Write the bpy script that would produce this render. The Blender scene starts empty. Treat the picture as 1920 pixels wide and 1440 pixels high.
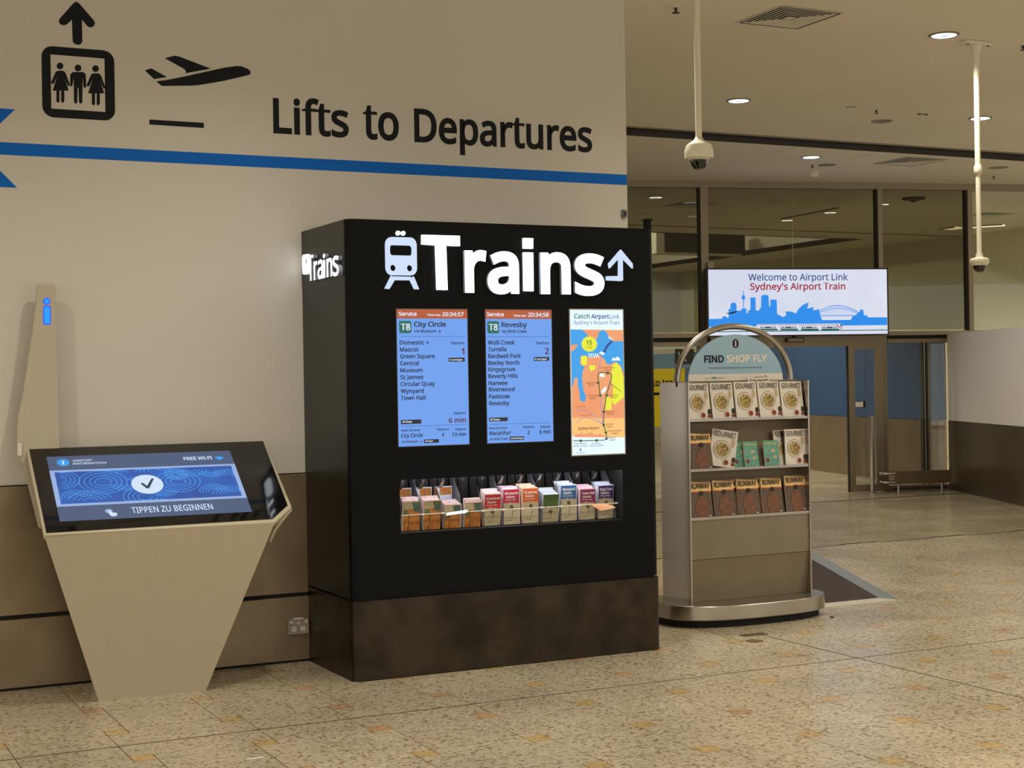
import bpy, bmesh, math, random
from mathutils import Vector, Matrix
random.seed(4)
S = bpy.context.scene
C = S.collection
pi = math.pi

# ------------------------------------------------------------------ camera
EYE = Vector((0, 0, 1.5)); FOC = 2860.18
YAW, PITCH, ROLL = 0.459305, -0.002619, -0.0163178
Fw = Vector((math.sin(YAW)*math.cos(PITCH), math.cos(YAW)*math.cos(PITCH), math.sin(PITCH)))
R0 = Vector((math.cos(YAW), -math.sin(YAW), 0)); U0 = R0.cross(Fw)
Rt = math.cos(ROLL)*R0 + math.sin(ROLL)*U0
Up = -math.sin(ROLL)*R0 + math.cos(ROLL)*U0
cam = bpy.data.cameras.new('camera'); cam.sensor_width = 36; cam.lens = FOC/1920*36
cam.clip_start = .05; cam.clip_end = 200
co = bpy.data.objects.new('camera', cam); C.objects.link(co)
co.matrix_world = Matrix(((Rt.x, Up.x, -Fw.x, EYE.x), (Rt.y, Up.y, -Fw.y, EYE.y), (Rt.z, Up.z, -Fw.z, EYE.z), (0, 0, 0, 1)))
S.camera = co

# ------------------------------------------------------------------ world, exposure
w = bpy.data.worlds.new('hall_ambient'); S.world = w; w.use_nodes = True
bg = w.node_tree.nodes['Background']; bg.inputs[0].default_value = (1, .96, .85, 1); bg.inputs[1].default_value = 1.15
S.view_settings.view_transform = 'Standard'; S.view_settings.look = 'None'
S.view_settings.exposure = 0; S.view_settings.gamma = 1; S.view_settings.use_curve_mapping = False
LAMP = (1, .95, .83)
LAMP_POWER = 46

# ------------------------------------------------------------------ helpers
def lin(c):
    return tuple(((v/255)/12.92 if v/255 <= .04045 else ((v/255+.055)/1.055)**2.4) for v in c)
def mat(name, col, rough=.5, metal=0, emit=0, bump=None, noise=None, spec=.5, coat=0):
    """procedural principled material; noise=(scale, colour2, factor); bump=(scale, strength)"""
    m = bpy.data.materials.new(name); m.use_nodes = True; nt = m.node_tree
    b = nt.nodes['Principled BSDF']; c = lin(col)+(1,)
    b.inputs['Base Color'].default_value = c; b.inputs['Roughness'].default_value = rough
    b.inputs['Metallic'].default_value = metal; b.inputs['Specular IOR Level'].default_value = spec
    b.inputs['Coat Weight'].default_value = coat
    if emit:
        b.inputs['Emission Color'].default_value = c; b.inputs['Emission Strength'].default_value = emit
        b.inputs['Base Color'].default_value = (.02, .02, .02, 1)
    tc = nt.nodes.new('ShaderNodeTexCoord')
    if noise:
        n = nt.nodes.new('ShaderNodeTexNoise'); n.inputs['Scale'].default_value = noise[0]; n.inputs['Detail'].default_value = 3
        mx = nt.nodes.new('ShaderNodeMix'); mx.data_type = 'RGBA'
        mr = nt.nodes.new('ShaderNodeMapRange'); mr.inputs[1].default_value = .35; mr.inputs[2].default_value = .65; mr.inputs[4].default_value = noise[2]
        nt.links.new(tc.outputs['Object'], n.inputs['Vector']); nt.links.new(n.outputs['Fac'], mr.inputs[0])
        nt.links.new(mr.outputs[0], mx.inputs['Factor'])
        mx.inputs['A'].default_value = c; mx.inputs['B'].default_value = lin(noise[1])+(1,)
        nt.links.new(mx.outputs['Result'], b.inputs['Emission Color' if emit else 'Base Color'])
    if bump:
        n2 = nt.nodes.new('ShaderNodeTexNoise'); n2.inputs['Scale'].default_value = bump[0]
        bp = nt.nodes.new('ShaderNodeBump'); bp.inputs['Strength'].default_value = bump[1]; bp.inputs['Distance'].default_value = .002
        nt.links.new(tc.outputs['Object'], n2.inputs['Vector']); nt.links.new(n2.outputs['Fac'], bp.inputs['Height'])
        nt.links.new(bp.outputs['Normal'], b.inputs['Normal'])
    return m
def terrazzo(name, base, dark, light, rough=.19):
    m = bpy.data.materials.new(name); m.use_nodes = True; nt = m.node_tree; N = nt.nodes; L = nt.links
    b = N['Principled BSDF']; b.inputs['Roughness'].default_value = rough; b.inputs['Specular IOR Level'].default_value = .5
    tc = N.new('ShaderNodeTexCoord'); geo = N.new('ShaderNodeNewGeometry')
    info = N.new('ShaderNodeObjectInfo')
    v = N.new('ShaderNodeTexVoronoi'); v.inputs['Scale'].default_value = 75
    L.new(geo.outputs['Position'], v.inputs['Vector'])
    sp = N.new('ShaderNodeSeparateColor'); L.new(v.outputs['Color'], sp.inputs[0])
    cr = N.new('ShaderNodeValToRGB'); e = cr.color_ramp; e.interpolation = 'CONSTANT'
    mid = tuple((a+c)/2 for a, c in zip(base, light))
    for p, c in ((0, dark), (.10, tuple((a*2+d)/3 for a, d in zip(base, dark))), (.24, base), (.55, mid), (.8, light)):
        el = e.elements[0] if p == 0 else e.elements.new(p)
        el.position = p; el.color = lin(c)+(1,)
    e.elements.remove(e.elements[-1]) if len(e.elements) > 5 else None
    L.new(sp.outputs[0], cr.inputs[0])
    n = N.new('ShaderNodeTexNoise'); n.inputs['Scale'].default_value = 1.3; n.inputs['Detail'].default_value = 4
    L.new(geo.outputs['Position'], n.inputs['Vector'])
    mr = N.new('ShaderNodeMapRange'); mr.inputs[1].default_value = .3; mr.inputs[2].default_value = .7; mr.inputs[3].default_value = .86; mr.inputs[4].default_value = 1.08
    L.new(n.outputs['Fac'], mr.inputs[0])
    mo = N.new('ShaderNodeMapRange'); mo.inputs[3].default_value = .95; mo.inputs[4].default_value = 1.05
    L.new(info.outputs['Random'], mo.inputs[0])
    mu = N.new('ShaderNodeMath'); mu.operation = 'MULTIPLY'; L.new(mr.outputs[0], mu.inputs[0]); L.new(mo.outputs[0], mu.inputs[1])
    hs = N.new('ShaderNodeHueSaturation'); L.new(cr.outputs[0], hs.inputs['Color']); L.new(mu.outputs[0], hs.inputs['Value'])
    L.new(hs.outputs[0], b.inputs['Base Color'])
    rr = N.new('ShaderNodeMapRange'); rr.inputs[3].default_value = rough-.05; rr.inputs[4].default_value = rough+.12
    L.new(n.outputs['Fac'], rr.inputs[0]); L.new(rr.outputs[0], b.inputs['Roughness'])
    return m
def glass(name, tint, refl=.10):
    m = bpy.data.materials.new(name); m.use_nodes = True; nt = m.node_tree; N = nt.nodes; L = nt.links
    N.remove(N['Principled BSDF'])
    t = N.new('ShaderNodeBsdfTransparent'); t.inputs[0].default_value = tint+(1,)
    g = N.new('ShaderNodeBsdfGlossy'); g.inputs['Roughness'].default_value = .01
    fr = N.new('ShaderNodeFresnel'); fr.inputs[0].default_value = 1.5
    mx = N.new('ShaderNodeMixShader'); L.new(fr.outputs[0], mx.inputs[0]); L.new(t.outputs[0], mx.inputs[1]); L.new(g.outputs[0], mx.inputs[2])
    L.new(mx.outputs[0], N['Material Output'].inputs[0])
    return m
def wloc(o):
    p = Vector((0, 0, 0))
    while o: p += o.location; o = o.parent
    return p
def obj(name, verts, faces, m, parent=None, fm=None, smooth=False, kind=None):
    me = bpy.data.meshes.new(name)
    vs = [Vector(v) for v in verts]
    if parent is None:
        lo = Vector((min(v.x for v in vs)+max(v.x for v in vs), min(v.y for v in vs)+max(v.y for v in vs), 2*min(v.z for v in vs)))/2
        off = lo
    else:
        off = wloc(parent); lo = Vector((0, 0, 0))
    me.from_pydata([v-off for v in vs], [], faces)
    for k in (m if isinstance(m, (list, tuple)) else [m]): me.materials.append(k)
    if fm:
        for p, i in zip(me.polygons, fm): p.material_index = i
    if smooth:
        for p in me.polygons: p.use_smooth = True
        try: me.set_sharp_from_angle(angle=math.radians(35))
        except Exception: pass
    me.update()
    o = bpy.data.objects.new(name, me); C.objects.link(o); o.location = lo; o.parent = parent
    if kind: o['kind'] = kind
    return o
def struct(o): o['kind'] = 'structure'; return o
def tag(o, label, cat, group=None):
    o['label'] = label; o['category'] = cat
    if group: o['group'] = group
    return o
def thing(name, label, cat, loc, group=None):
    o = bpy.data.objects.new(name, None); C.objects.link(o); o.location = loc; o.empty_display_size = .1
    return tag(o, label, cat, group)
class MB:
    def __init__(s): s.v = []; s.f = []; s.m = []
    def add(s, v, f, mi=0):
        k = len(s.v); s.v += [tuple(p) for p in v]; s.f += [tuple(i+k for i in q) for q in f]; s.m += [mi]*len(f); return s
    def box(s, x0, x1, y0, y1, z0, z1, mi=0):
        return s.add([(x, y, z) for z in (z0, z1) for y in (y0, y1) for x in (x0, x1)],
                     [(0, 2, 3, 1), (4, 5, 7, 6), (0, 1, 5, 4), (2, 6, 7, 3), (0, 4, 6, 2), (1, 3, 7, 5)], mi)
    def obox(s, o, a, b, c, mi=0):   # corner + three edge vectors
        o, a, b, c = map(Vector, (o, a, b, c))
        vs = [o+a*i+b*j+c*k for k in (0, 1) for j in (0, 1) for i in (0, 1)]
        return s.add(vs, [(0, 2, 3, 1), (4, 5, 7, 6), (0, 1, 5, 4), (2, 6, 7, 3), (0, 4, 6, 2), (1, 3, 7, 5)], mi)
    def prism(s, pts, h, mi=0):      # polygon of 3D points swept by vector h
        n = len(pts); h = Vector(h); p = [Vector(q) for q in pts]
        return s.add(p+[q+h for q in p], [tuple(range(n))[::-1], tuple(range(n, 2*n))]+[(i, (i+1) % n, n+(i+1) % n, n+i) for i in range(n)], mi)
    def tube(s, pts, r, n=10, mi=0, rs=None):
        P = [Vector(p) for p in pts]; k0 = len(s.v); up = None; rings = []
        for i, p in enumerate(P):
            t = (P[min(i+1, len(P)-1)]-P[max(i-1, 0)]).normalized()
            if up is None: up = t.orthogonal().normalized()
            up = (up-t*up.dot(t)).normalized(); sd = t.cross(up)
            ri = rs[i] if rs else r
            s.v += [tuple(p+(up*math.cos(2*pi*a/n)+sd*math.sin(2*pi*a/n))*ri) for a in range(n)]
        for i in range(len(P)-1):
            for a in range(n):
                s.f.append((k0+i*n+a, k0+i*n+(a+1) % n, k0+(i+1)*n+(a+1) % n, k0+(i+1)*n+a)); s.m.append(mi)
        s.f.append(tuple(k0+a for a in range(n))[::-1]); s.m.append(mi)
        s.f.append(tuple(k0+(len(P)-1)*n+a for a in range(n))); s.m.append(mi)
        return s
    def lathe(s, prof, c, n=28, mi=0):
        c = Vector(c); k = len(s.v)
        for r, z in prof: s.v += [(c.x+r*math.cos(2*pi*a/n), c.y+r*math.sin(2*pi*a/n), c.z+z) for a in range(n)]
        for i in range(len(prof)-1):
            for a in range(n): s.f.append((k+i*n+a, k+i*n+(a+1) % n, k+(i+1)*n+(a+1) % n, k+(i+1)*n+a)); s.m.append(mi)
        s.f.append(tuple(k+a for a in range(n))[::-1]); s.m.append(mi)
        s.f.append(tuple(k+(len(prof)-1)*n+a for a in range(n))); s.m.append(mi)
        return s
    def make(s, name, m, parent=None, smooth=False, kind=None): return obj(name, s.v, s.f, m, parent, s.m, smooth, kind)
def box(name, x0, x1, y0, y1, z0, z1, m, parent=None): return MB().box(x0, x1, y0, y1, z0, z1).make(name, m, parent)
def bevel(o, w, seg=2):
    md = o.modifiers.new('bevel', 'BEVEL'); md.width = w; md.segments = seg; md.limit_method = 'ANGLE'; md.angle_limit = math.radians(40)
    return o

def ray(px, py): return Fw+(px-960)/FOC*Rt-(py-720)/FOC*Up
class Fr:
    """a real plane of the scene: origin, right, up and outward normal; at() finds where a sight line meets it"""
    def __init__(s, o, u, v, n): s.o, s.u, s.v, s.n = Vector(o), Vector(u).normalized(), Vector(v).normalized(), Vector(n).normalized()
    def uv(s, px, py, d=0):
        r = ray(px, py); o = s.o+s.n*d; t = (o-EYE).dot(s.n)/r.dot(s.n); p = EYE+r*t-o
        return p.dot(s.u), p.dot(s.v)
    def p(s, u, v, d=0): return s.o+s.u*u+s.v*v+s.n*d
    def at(s, px, py, d=0): return s.p(*s.uv(px, py, d), d)
def floor_pt(px, py, z=0):
    r = ray(px, py); return EYE+r*((z-1.5)/r.z)
def poly(name, fr, uvs, m, parent, d=0, t=.001, smooth=False):
    return MB().prism([fr.p(u, v, d) for u, v in uvs], fr.n*t).make(name, m, parent, smooth)
def polyP(name, fr, pxs, m, parent, d=0, t=.001): return poly(name, fr, [fr.uv(*q) for q in pxs], m, parent, d, t)
def multi(name, fr, polys, ms, parent, d=0, t=.001, px=False, step=0):
    """several flat pieces as one part; polys = [(points, material index)]"""
    b = MB()
    for i, (q, mi) in enumerate(polys):
        if px: q = [fr.uv(*a) for a in q]
        b.prism([fr.p(u, v, d+i*step) for u, v in q], fr.n*t, mi)
    return b.make(name, ms, parent)
def circ(cx, cy, rx, ry=None, n=20, a0=0, a1=2*pi):
    ry = ry or rx; k = n if abs(a1-a0-2*pi) < 1e-6 else n+1
    return [(cx+rx*math.cos(a0+(a1-a0)*i/n), cy+ry*math.sin(a0+(a1-a0)*i/n)) for i in range(k)]
def rrect(x0, y0, x1, y1, r, n=5):
    out = []
    for cx, cy, a in ((x1-r, y1-r, 0), (x0+r, y1-r, pi/2), (x0+r, y0+r, pi), (x1-r, y0+r, 3*pi/2)):
        out += [(cx+r*math.cos(a+pi/2*i/n), cy+r*math.sin(a+pi/2*i/n)) for i in range(n+1)]
    return out
def strip(pts, w):
    L_, R_ = [], []
    for i, p in enumerate(pts):
        a, b = pts[max(i-1, 0)], pts[min(i+1, len(pts)-1)]
        dx, dy = b[0]-a[0], b[1]-a[1]; l = math.hypot(dx, dy) or 1
        L_.append((p[0]-dy/l*w/2, p[1]+dx/l*w/2)); R_.append((p[0]+dy/l*w/2, p[1]-dx/l*w/2))
    return L_+R_[::-1]
_tc = {}
FONT = None
try:   # a plain sans serif bundled with Blender itself; the built-in one stands in if it is missing
    import os
    FONT = bpy.data.fonts.load(os.path.join(bpy.utils.resource_path('LOCAL'), 'datafiles', 'fonts', 'NotoSansHebrew-Regular.woff2'))
except Exception: pass
def embolden(me, b):
    """push the outline of flat letters outwards along its own normals"""
    bm = bmesh.new(); bm.from_mesh(me); bmesh.ops.remove_doubles(bm, verts=bm.verts, dist=1e-5); mv = {}
    for e in bm.edges:
        if len(e.link_faces) == 1:
            f = e.link_faces[0]; l = [l for l in f.loops if l.edge == e][0]; a, c = l.vert, l.link_loop_next.vert
            d = c.co-a.co
            if d.length < 1e-9: continue
            d.normalize(); n = Vector((d.y, -d.x, 0))*(1 if f.normal.z > 0 else -1)
            for v in (a, c): mv.setdefault(v, []).append(n)
    for v, ns in mv.items():
        t = sum(ns, Vector()); q = t.length_squared
        if len(ns) == 2: v.co += t*(2/q)*b if q > .6 else (t.normalized()*b*1.4 if q > 1e-6 else Vector())
        elif q > 1e-6: v.co += t.normalized()*b
    bm.to_mesh(me); bm.free()
def glyphs(s, bold, res=3):
    k = (s, bold, res)
    if k in _tc: return _tc[k]
    cu = bpy.data.curves.new('t', 'FONT'); cu.body = s; cu.size = 1; cu.resolution_u = res; cu.fill_mode = 'FRONT'
    if FONT: cu.font = FONT
    o = bpy.data.objects.new('t', cu); me = bpy.data.meshes.new_from_object(o)
    if bold: embolden(me, bold)
    v = [(q.co.x, q.co.y) for q in me.vertices]; f = [tuple(p.vertices) for p in me.polygons]
    bpy.data.objects.remove(o); bpy.data.curves.remove(cu); bpy.data.meshes.remove(me)
    _tc[k] = (v, f); return v, f
def text(s, fr, u0, v0, u1, v1, m, parent, d=.002, bold=.012, t=0, name='lettering', ref='H', res=3, italic=0):
    """letters laid on plane fr: left end, baseline, right end, cap top"""
    v, f = glyphs(s, bold, res)
    if not v: return
    xa, xb = min(a for a, b in v), max(a for a, b in v)
    hh = max(b for a, b in glyphs(ref, bold, res)[0])
    sx = (u1-u0)/(xb-xa); sy = (v1-v0)/hh
    P = [fr.p(u0+(a-xa)*sx+b*sy*italic, v0+b*sy, d+t) for a, b in v]
    if t:
        n = len(P); cnt = {}
        for q in f:
            for i in range(len(q)): e = (q[i], q[(i+1) % len(q)]); cnt[e] = 1
        side = [(a, b, b+n, a+n) for (a, b) in cnt if (b, a) not in cnt]
        P2 = P+[p-fr.n*t for p in P]
        return obj(name, P2, list(f)+[(q[1], q[0], q[3], q[2]) for q in side], [m, M['letterside']], parent, [0]*len(f)+[1]*len(side))
    return obj(name, P, f, m, parent)
def textP(s, fr, x0, yb, x1, yt, m, parent, **k):
    u0, v0 = fr.uv(x0, yb); u1, _ = fr.uv(x1, yb); _, v1 = fr.uv(x0, yt)
    return text(s, fr, u0, v0, u1, v1, m, parent, **k)
PLANE_ICON = [(0, .08), (.42, .12), (.12, .92), (.3, .92), (.68, .14), (.95, .1), (1.05, 0), (.95, -.1), (.68, -.14), (.3, -.92), (.12, -.92), (.42, -.12), (0, -.08), (-.18, -.4), (-.3, -.4), (-.2, 0), (-.3, .4), (-.18, .4)]
def plane_icon(fr, x0, y0, x1, y1, m, parent, ang=.75, d=.002):
    (u0, v0), (u1, v1) = fr.uv(x0, y1), fr.uv(x1, y0); cx, cy = (u0+u1)/2, (v0+v1)/2; s = (u1-u0)*.62
    ca, sa = math.cos(ang), math.sin(ang)
    pts = [(cx+s*((a-.38)*ca-b*.75*sa), cy+s*((a-.38)*sa+b*.75*ca)) for a, b in PLANE_ICON]
    return poly('plane_symbol', fr, pts, m, parent, d=d, t=.0005)

# ------------------------------------------------------------------ materials
M = dict(
 wall=mat('cream_wall_paint', (206, 200, 188), .55, bump=(180, .15), noise=(.8, (200, 193, 180), .6)),
 ceil=mat('ceiling_paint', (232, 224, 206), .8, bump=(60, .1), noise=(.5, (224, 215, 196), .7)),
 steel=mat('brushed_bronze_steel', (146, 128, 102), .40, .7, noise=(3, (128, 110, 86), .8)),
 steel2=mat('worn_plinth_steel', (66, 57, 46), .33, .8, noise=(5, (42, 36, 30), .9)),
 black=mat('black_satin_powdercoat', (8, 7, 6), .42, noise=(4, (9, 8, 7), .5), spec=.12),
 bside=mat('black_side_panel', (20, 18, 16), .34, noise=(4, (16, 14, 12), .5), spec=.4),
 gap=mat('dark_joint', (10, 8, 7), .8),
 joint=mat('floor_grout', (84, 68, 46), .8),
 brass=mat('joint_strip_metal', (62, 48, 32), .6),
 decal=mat('black_vinyl', (11, 13, 18), .6, spec=.25),
 blue=mat('blue_vinyl', (0, 100, 196), .6, spec=.2),
 cream=mat('cream_kiosk_paint', (184, 172, 148), .34, noise=(20, (178, 166, 142), .4)),
 creamplast=mat('cream_plastic', (214, 208, 194), .35),
 glossblack=mat('black_screen_glass', (6, 6, 7), .06, coat=.3),
 white=mat('lit_white', (236, 246, 255), emit=2.6),
 whitedim=mat('lit_white_icon', (205, 222, 248), emit=1.0),
 whitehot=mat('lit_white_side', (236, 246, 255), emit=4),
 letterside=mat('letter_side', (150, 160, 175), .4),
 scr=mat('screen_blue', (104, 156, 236), emit=1.0),
 scror=mat('screen_orange', (176, 84, 44), emit=1.0),
 scrw=mat('screen_white', (226, 232, 250), emit=1.0),
 scrdk=mat('screen_dark_text', (8, 16, 44), emit=.5),
 scrred=mat('screen_red_text', (92, 14, 40), emit=.9),
 scrgr=mat('screen_green', (8, 106, 92), emit=.9),
 scrline=mat('screen_line', (60, 104, 176), emit=.9),
 mapw=mat('poster_white', (226, 244, 252), emit=1.05),
 mapor=mat('poster_orange', (240, 150, 104), emit=1.0, noise=(14, (236, 164, 110), .8)),
 mapor2=mat('poster_amber', (250, 196, 120), emit=1.0),
 mapbl=mat('poster_blue', (52, 160, 232), emit=1.0),
 mapye=mat('poster_yellow', (232, 236, 56), emit=1.0),
 mapgr=mat('poster_green', (44, 96, 48), emit=.8),
 mapvi=mat('poster_violet', (160, 140, 200), emit=.9),
 mapbr=mat('poster_brown', (128, 60, 30), emit=.9),
 mapte=mat('poster_teal', (14, 128, 118), emit=.9),
 mapna=mat('poster_navy', (30, 66, 150), emit=.9),
 ss=mat('brushed_stainless', (176, 168, 156), .26, .95, noise=(6, (150, 142, 130), .5)),
 sspol=mat('polished_side_steel', (168, 160, 150), .13, .95),
 ssd=mat('satin_display_steel', (136, 124, 104), .42, .6, noise=(5, (124, 112, 92), .5)),
 alu=mat('aluminium_frame', (146, 134, 114), .42, .6),
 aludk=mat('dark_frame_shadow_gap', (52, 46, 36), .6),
 ivory=mat('ivory_enamel', (222, 214, 190), .35),
 dome=mat('smoked_dome', (14, 13, 13), .08, coat=.5),
 dark=mat('dark_void', (14, 13, 11), .8),
 bluewall=mat('blue_wall_paint', (22, 68, 112), .6, noise=(2, (18, 62, 104), .5)),
 yellow=mat('yellow_sign', (232, 206, 10), .5),
 palebl=mat('pale_blue_board', (112, 146, 164), .5),
 signbl=mat('pale_blue_sign', (150, 182, 202), .45),
 navy=mat('navy_print', (12, 14, 48), .5),
 offw=mat('off_white_print', (226, 216, 204), .5),
 greyp=mat('grey_print', (104, 104, 108), .5),
 lettprint=mat('dark_print', (34, 26, 24), .5),
 mag=mat('magazine_paper', (222, 212, 200), .4, noise=(30, (212, 200, 186), .5)),
 pages=mat('page_edges', (200, 188, 168), .7),
 food=mat('food_print', (60, 52, 24), .4, noise=(110, (206, 176, 104), 1)),
 plate=mat('plate_print', (196, 184, 166), .4),
 ring=mat('dark_ring_print', (44, 36, 30), .4),
 redp=mat('berry_print', (132, 40, 28), .4),
 tanp=mat('tan_print', (188, 168, 128), .4),
 runtop=mat('sunset_print', (232, 198, 134), .4, noise=(24, (226, 178, 108), .8)),
 runmid=mat('orange_band_print', (190, 98, 40), .4),
 runbg=mat('brown_cover_print', (104, 82, 66), .4, noise=(26, (84, 66, 54), .9)),
 skin=mat('figure_print', (128, 82, 54), .4, noise=(40, (100, 62, 42), .9)),
 hair=mat('figure_dark_print', (34, 22, 18), .4),
 teal=mat('teal_cover_print', (84, 142, 130), .4, noise=(40, (116, 166, 140), .9)),
 yelp=mat('yellow_title_print', (186, 176, 96), .4),
 mat_=mat('brown_entrance_carpet', (50, 37, 29), .95, bump=(300, .6), noise=(14, (40, 30, 25), .9)),
 tile=terrazzo('terrazzo_tile', (169, 155, 129), (130, 112, 84), (184, 171, 145)),
 inlay=terrazzo('tan_inlay_tile', (176, 148, 98), (150, 122, 74), (184, 158, 110)),
 inlay2=terrazzo('rosy_inlay_tile', (172, 138, 104), (146, 114, 82), (180, 148, 114)),
 slab=terrazzo('far_terrazzo', (146, 133, 106), (118, 102, 76), (160, 148, 120)),
 lamp=mat('lamp_lens', (226, 240, 255), emit=3.2),
 lampoff=mat('unlit_lens', (150, 140, 120), .4),
 g1=glass('tinted_clerestory_glass', (.57, .58, .52)),
 g2=glass('clear_door_glass', (.86, .89, .88)),
 clear=glass('clear_acrylic', (.93, .95, .95)),
)
M['blue_led'] = mat('blue_led', (0, 124, 255), emit=1.6)
M['blue_led_edge'] = mat('blue_led_rim', (0, 60, 255), emit=1.4)

# ------------------------------------------------------------------ planes of the place
WY = 7.90; BX0, BX1, BY0 = 2.650, 4.448, 7.19
wallF = Fr((0, WY, 0), (1, 0, 0), (0, 0, 1), (0, -1, 0))
boxF = Fr((0, BY0, 0), (1, 0, 0), (0, 0, 1), (0, -1, 0))
sideF = Fr((BX0, 0, 0), (0, -1, 0), (0, 0, 1), (-1, 0, 0))
GB = math.radians(-14.8)
gu = Vector((math.cos(GB), math.sin(GB), 0)); gn = Vector((math.sin(GB), -math.cos(GB), 0))
P0 = floor_pt(1587, 923)
glF = Fr(P0, gu, (0, 0, 1), gn)
CZ = 4.0; CZ2 = 3.94

# ------------------------------------------------------------------ floor
fl = thing('floor', 'speckled cream terrazzo floor with small tan inlay squares', 'floor', (3, 6, 0)); fl['kind'] = 'structure'
del fl['category']; del fl['label']
MB().box(-9, 24, -9, 10.78, -.10, -.0018).make('grout_bed', M['joint'], fl)
G = .5095; X0, Y0 = 1.372, 7.205; HS = .047; g = .0022
def frame_sees(x, y, m_=60):
    d = Vector((x, y, 0))-EYE; z = d.dot(Fw)
    if z < 1: return False
    px = 960+FOC*d.dot(Rt)/z; py = 720-FOC*d.dot(Up)/z
    return -m_ < px < 1920+m_ and py < 1440+m_
def tile_shape(big):
    if not big:
        a = HS; return [(a, a), (G-a, a), (G-a, G-a), (a, G-a)]
    a = -HS; b = G+HS; q = HS
    return [(q, a), (G-q, a), (G-q, q), (b, q), (b, G-q), (G-q, G-q), (G-q, b), (q, b), (q, G-q), (a, G-q), (a, q), (q, q)]
def shrunk(pts, s):
    out = []
    n = len(pts)
    for i, (x, y) in enumerate(pts):
        (xa, ya), (xb, yb) = pts[i-1], pts[(i+1) % n]
        e1 = Vector((x-xa, y-ya)).normalized(); e2 = Vector((xb-x, yb-y)).normalized()
        n1 = Vector((-e1.y, e1.x)); n2 = Vector((-e2.y, e2.x))
        out.append((x+(n1.x+n2.x)*s, y+(n1.y+n2.y)*s))
    return out
def tile_mesh(name, pts, m):
    b = MB().prism([(x, y, -.012) for x, y in shrunk(pts, g)], (0, 0, .012))
    me = bpy.data.meshes.new(name); me.from_pydata(b.v, [], b.f); me.materials.append(m); me.update(); return me
tb, ts = tile_mesh('big_tile', tile_shape(True), M['tile']), tile_mesh('small_tile', tile_shape(False), M['tile'])
sq = [(-HS, -HS), (HS, -HS), (HS, HS), (-HS, HS)]
ti, ti2 = tile_mesh('inlay', sq, M['inlay']), tile_mesh('inlay', sq, M['inlay2'])
outside = MB(); nt_ = 0; ni_ = 0
for i in range(-20, 41):
    for j in range(-30, 7):
        x, y = X0+i*G, Y0+j*G
        ex, ey = min(x+G, 99), min(y+G, 10.62)
        big = (i+j) % 2 == 0
        seen = frame_sees(x+G/2, y+G/2) and not (y > WY and x < 4.2) and (x+G/2) < 12.6
        if y < -6 or x < -8 or x > 22: continue
        if seen and nt_ < 300:
            o = bpy.data.objects.new('floor_tile', tb if big else ts); C.objects.link(o); o.parent = fl; o.location = (x-3, y-6, 0); nt_ += 1
        else:
            outside.prism([(x+a, y+b, -.012) for a, b in shrunk(tile_shape(big), g)], (0, 0, .012), 0)
        if frame_sees(x, y) and not (y > WY and x < 4.2) and x < 12.6 and ni_ < 300:
            o = bpy.data.objects.new('tile_inlay', ti if random.random() < .7 else ti2); C.objects.link(o); o.parent = fl; o.location = (x-3, y-6, 0); ni_ += 1
        else:
            outside.prism([(x+a, y+b, -.012) for a, b in shrunk(sq, g)], (0, 0, .012), 1)
outside.make('outlying_tiles', [M['tile'], M['inlay']], fl, kind='stuff')
print('tiles', nt_, ni_)
MB().box(-9, 24, 10.778, 14.53, -.1, 0).make('floor_slab', M['slab'], fl)
MB().box(-9, 24, 14.545, 45, -.1, 0).make('floor_slab', M['slab'], fl)
MB().box(-9, 24, 14.50, 14.575, -.1, .0008).make('floor_joint', M['gap'], fl)
MB().box(-9, 14, 6.425, 6.435, -.002, .0006).make('joint_strip', M['brass'], fl)
MB().box(5.185, 5.195, -6, 7.35, -.002, .0007).make('joint_strip', M['brass'], fl)

# ------------------------------------------------------------------ ceiling
ce = thing('ceiling', '', '', (3, 6, CZ)); ce['kind'] = 'structure'; del ce['category']; del ce['label']
gr0, gr1 = 13.03, 13.40
MB().box(-9, 24, -9, gr0, CZ, CZ+.1).make('ceiling_panel', M['ceil'], ce)
yend = 21.95
MB().box(-9, 24, 13.20, yend, CZ2, CZ2+.16).make('ceiling_panel', M['ceil'], ce)
MB().box(-9, 24, gr0-.02, 13.22, CZ+.06, CZ+.1).make('groove_top', M['dark'], ce)
MB().box(-9, 24, gr0, gr0+.03, CZ-.012, CZ+.06).make('groove_edge', M['alu'], ce)
MB().box(-9, 24, 13.185, 13.2, CZ2-.004, CZ2+.10).make('groove_edge', M['aludk'], ce)

# ------------------------------------------------------------------ main wall
wl = thing('wall_left', '', '', (0, WY, 0)); wl['kind'] = 'structure'; del wl['category']; del wl['label']
box('wall_body', -7, 4.70, WY, WY+.35, 0, CZ, M['wall'], wl)
b = box('steel_panel', -7, 4.698, WY-.012, WY, .372, 1.012, M['steel'], wl); bevel(b, .002)
b = box('steel_panel', -7, 4.698, WY-.020, WY, .012, .352, M['steel'], wl); bevel(b, .003)
box('panel_gap', -7, 4.69, WY-.006, WY, .352, .372, M['gap'], wl)
box('panel_gap', -7, 4.69, WY-.010, WY, 0, .012, M['gap'], wl)
box('panel_gap', -7, 4.69, WY-.005, WY, 1.012, 1.018, M['gap'], wl)

# wall graphics (flat vinyl)
s0, s1 = 2.659, 2.721
tag(poly('blue_stripe', wallF, [(-6, s0), (4.699, s0), (4.699, s1), (-6, s1)], M['blue'], None), 'long thin blue stripe across the cream wall under the lettering', 'wall stripe')
c3 = lambda pts, f=3.2: [(x/f, y/f) for x, y in pts]
uvw = lambda pts: [wallF.uv(x/3.2, y/3.2) for x, y in pts]
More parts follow.
